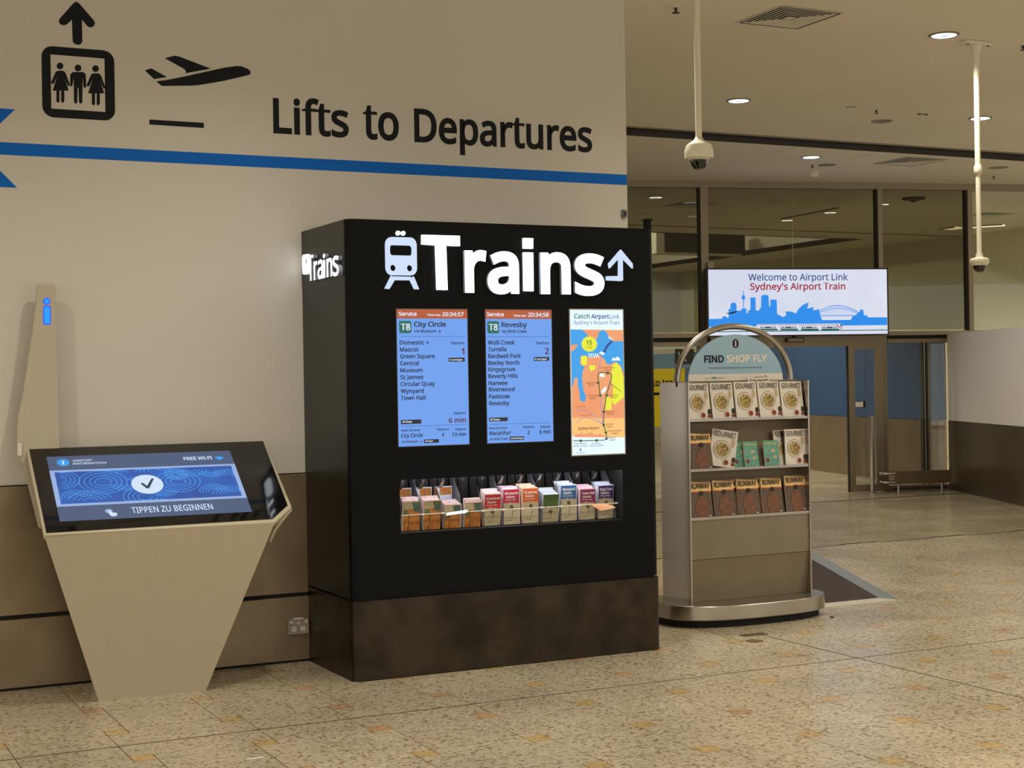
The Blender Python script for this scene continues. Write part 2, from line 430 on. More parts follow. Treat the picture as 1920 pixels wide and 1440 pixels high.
# left-pointing blue arrowhead whose two arm tips reach into view
ua, va = wallF.uv(28, 205); ub, vb = wallF.uv(0, 232); uc, vc = wallF.uv(32, 352); ud, vd = wallF.uv(0, 320)
k1 = (ua-ub)/(va-vb); k2 = (uc-ud)/(vd-vc)
ap = (s0+s1)/2
bah = thing('blue_arrow', 'blue arrow on the wall pointing out of the left edge of view', 'wall arrow', (.7, WY, 2.4))
w_ = .34
poly('arrow_arm', wallF, [(ua, va), (ua-w_, va), (ua-w_-k1*(va-ap), ap), (ua-k1*(va-ap), ap)], M['blue'], bah, d=.0003)
poly('arrow_arm', wallF, [(uc, vc), (uc-k2*(ap-vc), ap), (uc-w_-k2*(ap-vc), ap), (uc-w_, vc)], M['blue'], bah, d=.0003)

lp = thing('lift_pictogram', 'black pictogram of an up arrow over a lift car holding three figures', 'wall sign', tuple(wallF.at(148, 225)))
outer = [wallF.uv(*q) for q in ((78, 86), (214, 95), (216, 227), (79, 219))]
ox0, oy1 = (outer[0][0]+outer[3][0])/2, (outer[0][1]+outer[1][1])/2; ox1, oy0 = (outer[1][0]+outer[2][0])/2, (outer[2][1]+outer[3][1])/2
ix0, iy1 = wallF.uv(94.5, 102); ix1, iy0 = wallF.uv(197.5, 210)
ring = MB(); O_ = rrect(ox0, oy0, ox1, oy1, .055, 6); I_ = rrect(ix0, iy0, ix1, iy1, .002, 6); n = len(O_)
vs = [wallF.p(u, v, .001) for u, v in O_+I_]
ring.add(vs, [(i, (i+1) % n, n+(i+1) % n, n+i) for i in range(n)])
ring.make('lift_frame', M['decal'], lp)
ar = [(458, 10), (475, 20), (565, 125), (570, 140), (560, 160), (540, 165), (525, 158), (491, 118), (494, 250), (482, 267), (465, 269), (448, 264), (436, 250), (431, 118), (400, 148), (380, 152), (360, 145), (352, 128), (358, 112), (440, 20)]
poly('up_arrow', wallF, uvw(ar), M['decal'], lp)
def woman(cx, top):
    o = [( -17, 48), (17, 48), (30, 58), (58, 135), (48, 142), (36, 120), (22, 82), (50, 168), (24, 168), (24, 232), (14, 242), (5, 232), (5, 168), (-5, 168), (-5, 232), (-14, 242), (-24, 232), (-24, 168), (-46, 168), (-20, 82), (-36, 120), (-45, 130), (-56, 120), (-30, 58)]
    return [(cx+a, top+b) for a, b in o]
def man(cx, top):
    o = [(-30, 44), (30, 44), (46, 56), (50, 132), (40, 142), (32, 130), (28, 72), (26, 225), (17, 236), (6, 226), (3, 140), (-3, 140), (-4, 226), (-14, 236), (-24, 225), (-26, 72), (-32, 122), (-40, 132), (-48, 124), (-46, 56)]
    return [(cx+a, top+b) for a, b in o]
for fn, cx, top in ((woman, 362, 376), (man, 468, 388), (woman, 575, 392)):
    multi('figure_symbol', wallF, [(uvw(fn(cx, top)), 0), (uvw([(cx+a, top+20+b) for a, b in circ(-2 if fn is woman else 0, 0, 20)]), 0)], [M['decal']], lp)
dp = thing('departures_pictogram', 'black symbol of an aeroplane taking off above a short runway bar', 'wall sign', tuple(wallF.at(370, 238)))
poly('plane_fuselage', wallF, uvw([(938, 488), (1000, 480), (1100, 460), (1350, 405), (1420, 396), (1450, 398), (1490, 415), (1505, 432), (1498, 448), (1470, 456), (1330, 488), (1185, 512), (1150, 514), (970, 516)]), M['decal'], dp)
poly('plane_wing', wallF, uvw([(988, 349), (1048, 334), (1072, 338), (1265, 412), (1112, 440), (1116, 428), (1105, 414)]), M['decal'], dp)
poly('plane_tail', wallF, uvw([(868, 422), (908, 410), (1002, 462), (925, 475)]), M['decal'], dp)
poly('runway_bar', wallF, uvw([(896, 717), (1223, 737), (1223, 768), (896, 747)]), M['decal'], dp)
wt = thing('wall_lettering', 'large black words Lifts to Departures on the cream wall', 'wall lettering', tuple(wallF.at(810, 290)))
for word, x0, yb, x1, yt in (('Lifts', 512.5, 247.5, 654, 183.5), ('to', 681, 258, 748, 197), ('Departures', 777, 264, 1110, 203)):
    textP(word, wallF, x0, yb, x1, yt, M['decal'], wt, bold=.022, res=6, ref='t' if word == 'to' else 'H', d=.001)
ws = thing('wall_sensor', 'small grey switch near the end of the wall above the black cabinet', 'sensor', tuple(wallF.at(1169, 409)))
a, b_ = wallF.uv(1165.5, 409), wallF.uv(1172, 394)
poly('sensor_plate', wallF, [a, (b_[0], a[1]), b_, (a[0], b_[1])], M['greyp'], ws, t=.02)
poly('sensor_button', wallF, rrect(a[0]+.008, a[1]+.012, b_[0]-.006, b_[1]-.012, .003), M['dark'], ws, d=.02, t=.004)

# power outlet
po = thing('power_outlet', 'double power outlet on the steel skirting beside the black cabinet', 'power outlet', (2.586, WY-.02, .15))
of = Fr((0, WY-.02, 0), (1, 0, 0), (0, 0, 1), (0, -1, 0))
x0, z0 = 2.530, .152; x1, z1 = 2.645, .232
bevel(poly('face_plate', of, [(x0, z0), (x1, z0), (x1, z1), (x0, z1)], mat('grey_outlet_plate', (150, 142, 128), .4), po, t=.012), .002)
for cx in (x0+.032, x0+.082):
    multi('socket', of, [(rrect(cx-.013, z0+.014, cx+.013, z0+.042, .008), 0), ([(cx-.008, z0+.03), (cx-.005, z0+.038), (cx-.003, z0+.037), (cx-.006, z0+.029)], 1), ([(cx+.008, z0+.03), (cx+.005, z0+.038), (cx+.003, z0+.037), (cx+.006, z0+.029)], 1), ([(cx-.001, z0+.016), (cx+.001, z0+.016), (cx+.001, z0+.024), (cx-.001, z0+.024)], 1)], [M['creamplast'], M['dark']], po, d=.012, t=.002, step=.0004)
for cx in (x0+.017, x1-.015):
    poly('rocker_switch', of, rrect(cx-.007, z1-.022, cx+.007, z1-.008, .002), M['creamplast'], po, d=.012, t=.004)
poly('indicator', of, circ((x0+x1)/2, z1-.02, .007), M['creamplast'], po, d=.012, t=.002)
MB().box(x0+.03, x0+.085, WY-.034, WY-.012, z1, z1+.007).make('plug_top', M['creamplast'], po)

# ------------------------------------------------------------------ black "Trains" cabinet
tc = thing('train_information_cabinet', 'tall black cabinet with glowing Trains sign, two timetable screens and a leaflet window', 'information cabinet', (3.55, 7.5, 0))
BT = 2.320; PZ = .408; RC = .045; BYB = WY-.002
# opening in the front skin for the leaflet window
wuv = [boxF.uv(*q) for q in ((749.5, 900), (1171, 880.5), (1165, 974), (751, 1000.5))]
wx0, wx1 = (wuv[0][0]+wuv[3][0])/2, (wuv[1][0]+wuv[2][0])/2; wz1, wz0 = (wuv[0][1]+wuv[1][1])/2, (wuv[2][1]+wuv[3][1])/2
def shell_outline(x0, x1, y0, y1, r, n=8):
    return [(x0, y1)]+[(x0+r-r*math.cos(a*pi/2/n), y0+r-r*math.sin(a*pi/2/n)) for a in range(n+1)]+[(x1-r+r*math.sin(a*pi/2/n), y0+r-r*math.cos(a*pi/2/n)) for a in range(n+1)]+[(x1, y1)]
# plinth
MB().prism([(x, y, .004) for x, y in shell_outline(BX0, BX1+.006, BY0-.003, BYB, RC)], (0, 0, PZ-.004-.006)).make('plinth', M['steel2'], tc, smooth=True)
MB().prism([(x, y, PZ-.008) for x, y in shell_outline(BX0+.012, BX1-.008, BY0+.012, BYB, RC)], (0, 0, .014)).make('plinth_gap', M['gap'], tc)
# upper body skin: side/corner strip, front around the window, top
z0, z1 = PZ+.004, BT
ol = shell_outline(BX0, BX1, BY0, BYB, RC)
m_ = MB()
nb = 10  # ol[0..9] left side + corner
def wallstrip(pts, za, zb, mi):
    k = len(m_.v)
    for p in pts: m_.v += [(p[0], p[1], za), (p[0], p[1], zb)]
    for i in range(len(pts)-1): m_.f.append((k+2*i, k+2*i+2, k+2*i+3, k+2*i+1)); m_.m.append(mi)
wallstrip(ol[0:2], z0, z1, 1); wallstrip(ol[1:nb], z0, z1, 0); wallstrip(ol[nb:2*nb-2+1], z0, z1, 0); wallstrip(ol[-2:], z0, z1, 1)
fx0, fx1 = ol[nb-1][0], ol[nb][0]
for a0, a1, c0, c1 in ((fx0, wx0, z0, z1), (wx1, fx1, z0, z1), (wx0, wx1, z0, wz0), (wx0, wx1, wz1, z1)):
    m_.add([(a0, BY0, c0), (a1, BY0, c0), (a1, BY0, c1), (a0, BY0, c1)], [(0, 1, 2, 3)], 0)
m_.add([(x, y, z1) for x, y in ol], [tuple(range(len(ol)))[::-1][::-1]], 0)
m_.make('cabinet_body', [M['black'], M['bside']], tc, smooth=False)
# window recess
DY = BY0+.26
m2 = MB()
m2.add([(wx0, BY0, wz0), (wx1, BY0, wz0), (wx1, DY, wz0), (wx0, DY, wz0)], [(0, 1, 2, 3)])
WT = wz1+.03
m2.add([(wx0, BY0+.004, WT), (wx1, BY0+.004, WT), (wx1, DY, WT), (wx0, DY, WT)], [(3, 2, 1, 0)])
m2.add([(wx0, BY0+.004, wz1), (wx1, BY0+.004, wz1), (wx1, BY0+.004, WT), (wx0, BY0+.004, WT)], [(3, 2, 1, 0)])
m2.add([(wx0, BY0, wz0), (wx0, DY, wz0), (wx0, DY, WT), (wx0, BY0, WT)], [(0, 1, 2, 3)])
m2.add([(wx1, BY0, wz0), (wx1, DY, wz0), (wx1, DY, WT), (wx1, BY0, WT)], [(3, 2, 1, 0)])
m2.add([(wx0, DY, wz0), (wx1, DY, wz0), (wx1, DY, WT), (wx0, DY, WT)], [(0, 1, 2, 3)])
m2.make('window_recess', M['gap'], tc)
box('lamp_strip', wx0+.02, wx1-.02, BY0+.03, BY0+.055, wz1+.016, wz1+.024, mat('strip_light', (236, 240, 255), emit=16), tc)
# small black bracket on the top right corner
p = boxF.at(1222, 420)
MB().box(p.x-.012, p.x+.014, BY0+.03, BY0+.07, BT, BT+.055).make('bracket', M['black'], tc)
MB().box(p.x-.018, p.x+.02, BY0+.02, BY0+.08, BT+.05, BT+.058).make('bracket', M['black'], tc)
# letters of the main sign
gly = [('T', 789.5, 543.5, 859, 441.5), ('r', 869, 544.5, 910, 470), ('a', 911.5, 546, 970.5, 471), ('i', 979, 546.5, 998, 446.5), ('n', 1011, 547, 1067, 474), ('s', 1075, 549, 1130, 475)]
for ch, x0, yb, x1, yt in [k for k in gly if k[0] not in 'Ti']:
    textP(ch, boxF, x0, yb, x1, yt, M['white'], tc, bold=.030, t=.02, name='sign_letter', ref={'T': 'H', 'i': 'i'}.get(ch, 'x' if ch in 'r' else ch) if ch != 'n' else 'x', res=8, d=.001)
cB = lambda pts: [boxF.uv(690+x/7.111, 420+y/7.111) for x, y in pts]
poly('sign_letter', boxF, cB([(706, 148), (1204, 162), (1206, 298), (1022, 290), (1042, 882), (908, 878), (888, 286), (706, 274)]), [M['white'], M['letterside']], tc, d=.001, t=.02)
tc.children[-1].data.polygons.foreach_set('material_index', [0, 0]+[1]*8)
# train symbol: body as ring pieces around its window and lamps
bx0, by0 = boxF.uv(722.5, 516); bx1, by1 = boxF.uv(779, 446)
def symbol_body(fr, X0_, X1_, Z0_, Z1_, m, parent, t=.015):
    """rounded train front with window and two lamp holes, cut as real openings"""
    W, H = X1_-X0_, Z1_-Z0_
    bm = bmesh.new()
    outer = [(X0_+W*a, Z0_+H*b) for a, b in rrect(0, 0, 1, 1, .2, 6)]
    holes = [[(X0_+W*a, Z0_+H*b) for a, b in rrect(.13, .52, .86, .79, .08, 4)], circ(X0_+W*.23, Z0_+H*.19, W*.10, n=14), circ(X0_+W*.77, Z0_+H*.19, W*.10, n=14)]
    es = []
    for loop in [outer]+holes:
        vs_ = [bm.verts.new(fr.p(u, v, t)) for u, v in loop]
        es += [bm.edges.new((vs_[i], vs_[(i+1) % len(vs_)])) for i in range(len(vs_))]
    bmesh.ops.triangle_fill(bm, use_beauty=True, use_dissolve=False, edges=es, normal=fr.n)
    bm.verts.ensure_lookup_table(); bm.verts.index_update()
    V = [v.co.copy() for v in bm.verts]; Fc = [tuple(v.index for v in f.verts) for f in bm.faces]
    n0 = len(V); k = 0; sd = []
    for loop in [outer]+holes:
        L_ = len(loop); sd += [(k+i, k+(i+1) % L_, n0+k+(i+1) % L_, n0+k+i) for i in range(L_)]; k += L_
    bm.free()
    return obj('train_symbol', V+[v-fr.n*t for v in V], Fc+sd, m, parent)
symbol_body(boxF, bx0, bx1, by0, by1, M['whitedim'], tc)
multi('train_symbol_track', boxF, [(cB([(300, 690), (355, 735), (275, 868), (215, 862)]), 0), (cB([(545, 738), (600, 700), (670, 872), (610, 870)]), 0), (cB([(330, 700), (560, 705), (560, 752), (330, 750)]), 0)], [M['whitedim']], tc, d=.001, t=.012)
multi('train_symbol_wire', boxF, [(cB(circ(392, 124, 27, 30)), 0), (cB(circ(460, 126, 27, 30)), 0)], [M['white']], tc, d=.001, t=.012)
cC = lambda pts: [boxF.uv(930+x/6.194, 420+y/6.194) for x, y in pts]
for q in ([(304, 166), (412, 170), (412, 290), (306, 286)], [(306, 332), (412, 334), (418, 782), (314, 780)]):
    poly('sign_letter', boxF, cC(q), [M['white'], M['letterside']], tc, d=.001, t=.02)
    tc.children[-1].data.polygons.foreach_set('material_index', [0, 0]+[1]*4)
poly('sign_arrow', boxF, cC([(1436, 300), (1572, 465), (1574, 518), (1456, 400), (1460, 655), (1445, 664), (1272, 656), (1270, 608), (1412, 606), (1414, 398), (1306, 518), (1296, 462)]), M['whitedim'], tc, d=.001, t=.015)
# side sign
for ch, x0, yb, x1, yt in (('T', 584.4, 526.5, 595, 480.5), ('r', 595.6, 524.5, 602, 491), ('a', 603, 523, 612.8, 488), ('i', 613.6, 520.5, 617, 476), ('n', 620, 519, 630, 485.5), ('s', 631.5, 517.3, 642.5, 480.8)):
    textP(ch, sideF, x0, yb, x1, yt, M['whitehot'], tc, bold=.012, t=.02, name='sign_letter', ref={'T': 'H', 'i': 'i', 'a': 'a', 's': 's'}.get(ch, 'x'), res=5, d=.001)
sx0, sz0 = sideF.uv(572, 515); sx1, sz1 = sideF.uv(581.5, 476)
symbol_body(sideF, sx0, sx1, sz0, sz1, M['white'], tc)

# --- timetable screens
def screen(px4, name='timetable_screen'):
    q = [boxF.uv(*a) for a in px4]
    x0, x1 = (q[0][0]+q[3][0])/2, (q[1][0]+q[2][0])/2; z1, z0 = (q[0][1]+q[1][1])/2, (q[2][1]+q[3][1])/2
    return x0, x1, z0, z1
def c8(x, y): return 720+x/4.8, 560+y/4.8
def T8(s, x0, yb, x1, yt, m, par, **k): k.setdefault('bold', .022); textP(s, boxF, *c8(x0, yb), c8(x1, 0)[0], c8(0, yt)[1], m, par, res=2, **k)
def R8(x0, y0, x1, y1, m, par, name='screen_patch', d=.0012, r=0):
    u0, v0 = boxF.uv(*c8(x0, y1)); u1, v1 = boxF.uv(*c8(x1, y0)); v0b = boxF.uv(*c8(x0, y1))[1]; v1b = boxF.uv(*c8(x0, y0))[1]
    return poly(name, boxF, rrect(u0, v0b, u1, v1b, max(r, .0003), 3), m, par, d=d, t=.0004)
for corners, dat in ((((742.9, 579.4), (875.2, 580.6), (880, 832.5), (748, 837.4)), 0), (((910, 580.8), (1033, 581.5), (1037.7, 826.3), (914, 831.5)), 1)):
    x0, x1, z0, z1 = screen(corners)
    par = box('timetable_screen', x0-.004, x1+.004, BY0-.0004, BY0+.004, z0-.004, z1+.004, M['glossblack'], tc)
    poly('screen_face', boxF, [(x0, z0), (x1, z0), (x1, z1), (x0, z1)], M['scr'], par, d=.0006, t=.0004)
    hz = z1-(z1-z0)*.068
    poly('header_band', boxF, [(x0, hz), (x1, hz), (x1, z1), (x0, z1)], M['scror'], par, d=.001, t=.0004)
    W, D, Rd = M['scrw'], M['scrdk'], M['scrred']
    if dat == 0:
        T8('Service', 132, 153, 293, 118, W, par); T8('Time now', 385, 155, 508, 136, W, par); T8('20:34:57', 522, 157, 716, 122, W, par, bold=.02)
        R8(137, 200, 243, 310, M['scrgr'], par, r=.006); T8('T8', 150, 282, 235, 225, W, par, bold=.02, d=.003)
        T8('City Circle', 268, 250, 556, 208, D, par, bold=.028); T8('via Museum', 268, 303, 470, 278, D, par); plane_icon(boxF, *c8(484, 276), *c8(518, 312), D, par)
        R8(140, 339, 722, 343, M['scrline'], par)
        for s, x, y, xe in (('Domestic', 140, 413, 360), ('Mascot', 142, 476, 310), ('Green Square', 143, 537, 456), ('Central', 145, 600, 312), ('Museum', 146, 663, 346), ('St James', 147, 725, 353), ('Circular Quay', 148, 787, 458), ('Wynyard', 149, 850, 356), ('Town Hall', 150, 912, 374)):
            T8(s, x, y, xe, y-37, D, par)
        plane_icon(boxF, *c8(373, 376), *c8(410, 415), D, par)
        T8('Platform', 603, 411, 723, 388, D, par); T8('1', 695, 500, 722, 444, Rd, par, bold=.02)
        R8(580, 532, 725, 567, D, par); T8('8 carriages', 588, 557, 705, 542, W, par, d=.003)
        T8('Departs', 625, 1040, 735, 1020, D, par); T8('6 min', 582, 1117, 735, 1073, Rd, par)
        R8(152, 1092, 334, 1130, D, par); T8('All Stops', 162, 1117, 252, 1100, W, par, d=.003)
        R8(155, 1148, 738, 1152, M['scrline'], par)
        T8('Next Services', 155, 1196, 325, 1176, D, par); T8('Platform', 477, 1187, 583, 1167, D, par); T8('Departs', 640, 1185, 738, 1163, D, par)
        T8('City Circle', 152, 1250, 348, 1216, D, par); T8('1', 518, 1242, 537, 1210, D, par); T8('13 min', 612, 1238, 738, 1205, D, par)
        T8('via Museum', 155, 1299, 305, 1278, D, par); plane_icon(boxF, *c8(320, 1275), *c8(342, 1300), D, par); R8(358, 1268, 493, 1300, D, par); T8('All Stops', 365, 1289, 440, 1276, W, par, d=.003)
    else:
        T8('Service', 925, 158, 1078, 123, W, par); T8('Time now', 1162, 162, 1280, 142, W, par); T8('20:34:58', 1295, 162, 1482, 126, W, par, bold=.02)
        R8(930, 203, 1032, 312, M['scrgr'], par, r=.006); T8('T8', 942, 284, 1022, 228, W, par, bold=.02, d=.003)
        T8('Revesby', 1056, 255, 1285, 212, D, par, bold=.02); T8('via Wolli Creek', 1056, 306, 1283, 280, D, par)
        R8(932, 341, 1482, 345, M['scrline'], par)
        for s, x, y, xe in (('Wolli Creek', 932, 413, 1177), ('Turrella', 934, 474, 1100), ('Bardwell Park', 935, 535, 1232), ('Bexley North', 936, 596, 1218), ('Kingsgrove', 938, 655, 1180), ('Beverly Hills', 938, 716, 1204), ('Narwee', 940, 778, 1110), ('Riverwood', 941, 836, 1174), ('Padstow', 943, 899, 1132), ('Revesby', 945, 960, 1128)):
            T8(s, x, y, xe, y-37, D, par)
        T8('Platform', 1370, 411, 1484, 388, D, par); T8('2', 1447, 498, 1484, 444, Rd, par, bold=.02)
        R8(1348, 526, 1484, 560, D, par); T8('8 carriages', 1354, 551, 1464, 536, W, par, d=.003)
        R8(945, 1072, 1112, 1106, D, par); T8('All Stops', 950, 1097, 1040, 1080, W, par, d=.003)
        R8(946, 1130, 1494, 1134, M['scrline'], par)
        T8('Next Services', 946, 1175, 1105, 1156, D, par); T8('Platform', 1250, 1166, 1352, 1146, D, par); T8('Departs', 1405, 1163, 1497, 1142, D, par)
        T8('Macarthur', 947, 1228, 1142, 1194, D, par); T8('2', 1290, 1218, 1312, 1186, D, par); T8('6 min', 1398, 1216, 1498, 1180, D, par)
        T8('via Wolli Creek', 948, 1275, 1115, 1254, D, par); R8(1130, 1242, 1258, 1274, D, par); T8('Limited Stops', 1138, 1264, 1250, 1250, W, par, d=.003)

# --- lit route map poster
def cm(x, y): return 1050+x/4.964, 570+y/4.964
q = [boxF.uv(*cm(*a)) for a in ((90, 58), (580, 55), (600, 1386), (113, 1408))]
x0, x1 = (q[0][0]+q[3][0])/2, (q[1][0]+q[2][0])/2; z1, z0 = (q[0][1]+q[1][1])/2, (q[2][1]+q[3][1])/2
mp = box('map_lightbox', x0-.006, x1+.006, BY0-.003, BY0+.004, z0-.006, z1+.006, M['ss'], tc)
poly('poster_sheet', boxF, [(x0, z0), (x1, z0), (x1, z1), (x0, z1)], M['mapw'], mp, d=.0032, t=.0004)
def um(pts):
    out = []
    for x, y in pts:
        f = (y-58)/1340; xl = 90+22*f; xr = 580+18*f; s = (x-xl)/(xr-xl)
        top = 58-3*s; bot = 1408-22*s; t = (y-top)/(bot-top)
        out.append((x0+(x1-x0)*min(max(s, 0), 1), z1-(z1-z0)*min(max(t, 0), 1)))
    return out
def MP(pts, m, d, name='map_area'): return poly(name, boxF, um(pts), m, mp, d=d, t=.0003)
MP([(95, 240), (583, 240), (597, 1060), (108, 1060)], M['mapor'], .0038)
MP([(108, 1060), (597, 1060), (598, 1240), (108, 1230)], M['mapor2'], .0038)
MP([(93, 240), (200, 240), (240, 275), (255, 300), (330, 330), (350, 300), (355, 260), (395, 240), (430, 262), (450, 320), (490, 345), (583, 345), (588, 650), (560, 570), (500, 535), (470, 560), (430, 560), (412, 520), (370, 480), (330, 470), (300, 500), (250, 490), (190, 480), (180, 560), (230, 590), (205, 620), (200, 700), (215, 820), (235, 850), (230, 905), (205, 912), (180, 890), (178, 830), (160, 760), (160, 690), (130, 690), (120, 760), (106, 770)], M['mapbl'], .0042, 'map_water')
MP([(96, 385), (165, 378), (120, 440), (98, 440)], M['mapor'], .0046)
MP([(190, 490), (235, 480), (245, 500), (245, 560), (215, 578), (190, 550)], M['mapye'], .0046, 'map_park')
MP([(265, 570), (325, 572), (320, 610), (275, 630)], M['mapye'], .0046, 'map_park')
MP([(480, 570), (520, 540), (560, 590), (585, 680), (592, 860), (500, 940), (480, 900), (490, 780), (470, 700)], M['mapye'], .0046, 'map_park')
MP([(425, 865), (480, 870), (470, 985), (415, 985)], M['mapye'], .0046, 'map_park')
star = []
for i in range(36):
    r = 78 if i % 2 else 66
    star.append((266+r*math.cos(i*pi/18), 374+r*.98*math.sin(i*pi/18)))
MP(star, M['mapye'], .005, 'yellow_burst')
MP(strip([(400, 460), (415, 420), (440, 380), (480, 345)], 20), M['mapna'], .005, 'map_bridge')
for pts, w_, m in (([(385, 470), (365, 550), (350, 640)], 6, 'mapvi'), ([(368, 850), (378, 960), (390, 1110)], 5, 'mapvi'), ([(390, 1115), (330, 1050), (240, 995), (135, 982)], 5, 'mapvi'), ([(390, 1118), (300, 1070), (230, 1055), (180, 1075), (155, 1110)], 5, 'mapvi'),
                  ([(366, 855), (355, 760), (345, 680), (350, 645), (372, 634), (450, 640), (474, 655), (474, 680), (450, 760), (425, 850)], 8, 'mapgr'), ([(422, 850), (415, 920), (400, 1000), (398, 1125), (418, 1195), (432, 1250), (400, 1266), (330, 1270), (118, 1274)], 8, 'mapgr'), ([(465, 740), (560, 810)], 5, 'mapgr')):
    MP(strip(pts, w_), M[m], .0052, 'route_line')
b = MB()
for x, y in ((436, 642), (348, 735), (366, 852), (426, 850), (400, 1004), (398, 1127), (418, 1196), (424, 1252), (332, 1270), (187, 1274)):
    b.prism([boxF.p(u, v, .0056) for u, v in um(circ(x, y, 13, 13, 10))], boxF.n*.0003)
b.make('station_dots', M['mapgr'], mp)
for pts in ([(470, 525), (490, 495), (510, 505), (530, 485), (545, 500), (560, 525)], [(355, 460), (375, 440), (410, 455), (400, 478)], [(360, 650), (400, 645), (410, 680), (365, 678)], [(375, 810), (420, 760), (425, 800), (385, 840)], [(440, 300), (470, 315), (500, 335), (450, 318)]):
    MP(pts, M['mapw'], .0054, 'map_landmark')
for i in range(5): MP([(255+i*20, 462), (263+i*20, 458), (278+i*20, 498), (270+i*20, 502)], M['mapw'], .0054, 'map_jetty')
MP([(130, 1232), (150, 1205), (180, 1212), (195, 1185), (205, 1215), (260, 1200), (290, 1190), (300, 1212), (350, 1215), (365, 1200), (380, 1220), (420, 1225), (420, 1240), (130, 1240)], M['mapor'], .0044, 'map_skyline')
def TM(s, x0_, yb, x1_, yt, m, **k): (u0, v0), (u1, _), (_, v1) = um([(x0_, yb), (x1_, yb), (x0_, yt)]); text(s, boxF, u0, v0, u1, v1, M[m], mp, d=.0062, res=2, **k)
TM('Catch', 122, 136, 268, 95, 'mapte', bold=.02, italic=.15); TM('Airport', 283, 136, 450, 95, 'mapna', bold=.02); TM('Link', 455, 137, 548, 95, 'mapna', bold=0)
TM("Sydney's Airport Train", 124, 192, 550, 158, 'greyp2' if 'greyp2' in M else 'mapna', bold=0)
TM('15', 238, 378, 290, 340, 'mapgr', bold=.02); TM('minutes', 240, 400, 292, 390, 'mapgr'); TM('to city', 244, 415, 290, 405, 'mapgr')
for s, x, y, xe in (('Circular Quay', 365, 600, 500), ('Station', 405, 622, 462), ('Wynyard', 240, 742, 330), ('Station', 255, 764, 316), ('Town Hall', 250, 862, 345), ('Station', 268, 884, 328), ('St James', 446, 855, 535), ('Station', 462, 877, 522), ('Museum', 418, 1010, 500), ('Station', 428, 1032, 488), ('Central', 412, 1126, 486), ('Station', 422, 1148, 480), ('Green Square', 432, 1188, 566), ('Station', 472, 1210, 530), ('Mascot', 440, 1250, 512), ('Station', 450, 1272, 508)):
    TM(s, x, y, xe, y-15, 'mapbr')
TM('Sydney Airport', 164, 1172, 356, 1146, 'mapbr', bold=.02)
TM('International', 128, 1308, 240, 1295, 'mapna'); TM('Airport Station', 120, 1330, 248, 1318, 'mapna'); TM('Domestic', 290, 1304, 370, 1291, 'mapna'); TM('Airport Station', 266, 1326, 398, 1313, 'mapna'); TM('You are here', 146, 1392, 224, 1382, 'mapna')
TM('To Inner Suburbs', 132, 962, 226, 953, 'mapbr'); TM('To Outer Suburbs', 184, 1042, 284, 1033, 'mapbr')
MP([(180, 1345), (190, 1345), (190, 1368), (180, 1368)], M['mapna'], .005, 'map_marker')

# --- leaflet rack and leaflets in the window
rf = Fr((0, BY0+.075, 0), (1, 0, 0), (0, 0, 1), (0, -1, 0))      # plane of the leaflet fronts
edges = [752, 791, 831, 872, 909, 950, 984, 1021, 1060, 1096, 1136, 1171]
ex = [rf.uv(e, 960)[0] for e in edges]
ex = [ex[0]+(wx1-.005-ex[0])*i/11 for i in range(12)]
rk = thing('leaflet_rack', 'clear and black rack of eleven pockets inside the cabinet window', 'leaflet rack', ((wx0+wx1)/2, BY0+.15, wz0))
for i, x in enumerate(ex):
    f_ = MB().prism([(x-.0015, BY0+.07, wz0+.004), (x-.0015, BY0+.20, wz0+.004), (x-.0015, BY0+.235, wz1-.012), (x-.0015, BY0+.19, wz1-.012), (x-.0015, BY0+.11, wz0+.17)], (.003, 0, 0))
    f_.make('rack_divider', M['greyp'] if i % 2 else M['ss'], rk)
for i in range(11):
    xm = (ex[i]+ex[i+1])/2
    MB().box(xm-.002, xm+.002, BY0+.20, BY0+.235, wz0+.2, wz1-.012).make('rack_fin', M['greyp'], rk)
    MB().add([(ex[i]+.006, BY0+.22, wz0+.005), (ex[i+1]-.006, BY0+.22, wz0+.005), (ex[i+1]-.006, BY0+.245, wz1-.012), (ex[i]+.006, BY0+.245, wz1-.012)], [(0, 1, 2, 3)]).make('rack_back', M['bside'], rk)
    MB().add([(ex[i]+.008, BY0+.205, wz1-.09), (xm-.004, BY0+.205, wz1-.09), (xm-.004, BY0+.16, wz1-.013), ], [(0, 1, 2)]).make('rack_highlight', M['ss'], rk)  # bright steel triangle shaped after the highlights on mirrored dividers
zr = wz0+.085
MB().tube([(ex[0]-.005, BY0+.062, zr), (ex[-1]+.005, BY0+.062, zr)], .0022, 6).make('rack_rail', M['creamplast'], rk)
for x in ex[1:]:
    MB().box(x-.010, x+.006, BY0+.055, BY0+.066, zr-.004, zr+.005).make('rail_clip', M['offw'], rk)
mb_ = lambda n, c, c2: mat(n, c, .45, noise=(40, c2, .7))
beige = mb_('leaflet_beige', (186, 172, 140), (170, 156, 122)); paper = mat('leaflet_paper', (236, 220, 216), .6, noise=(90, (214, 168, 168), .8))
art = mb_('leaflet_orange_art', (168, 84, 36), (196, 150, 60)); artt = mb_('leaflet_slate_art', (52, 84, 96), (104, 126, 40))
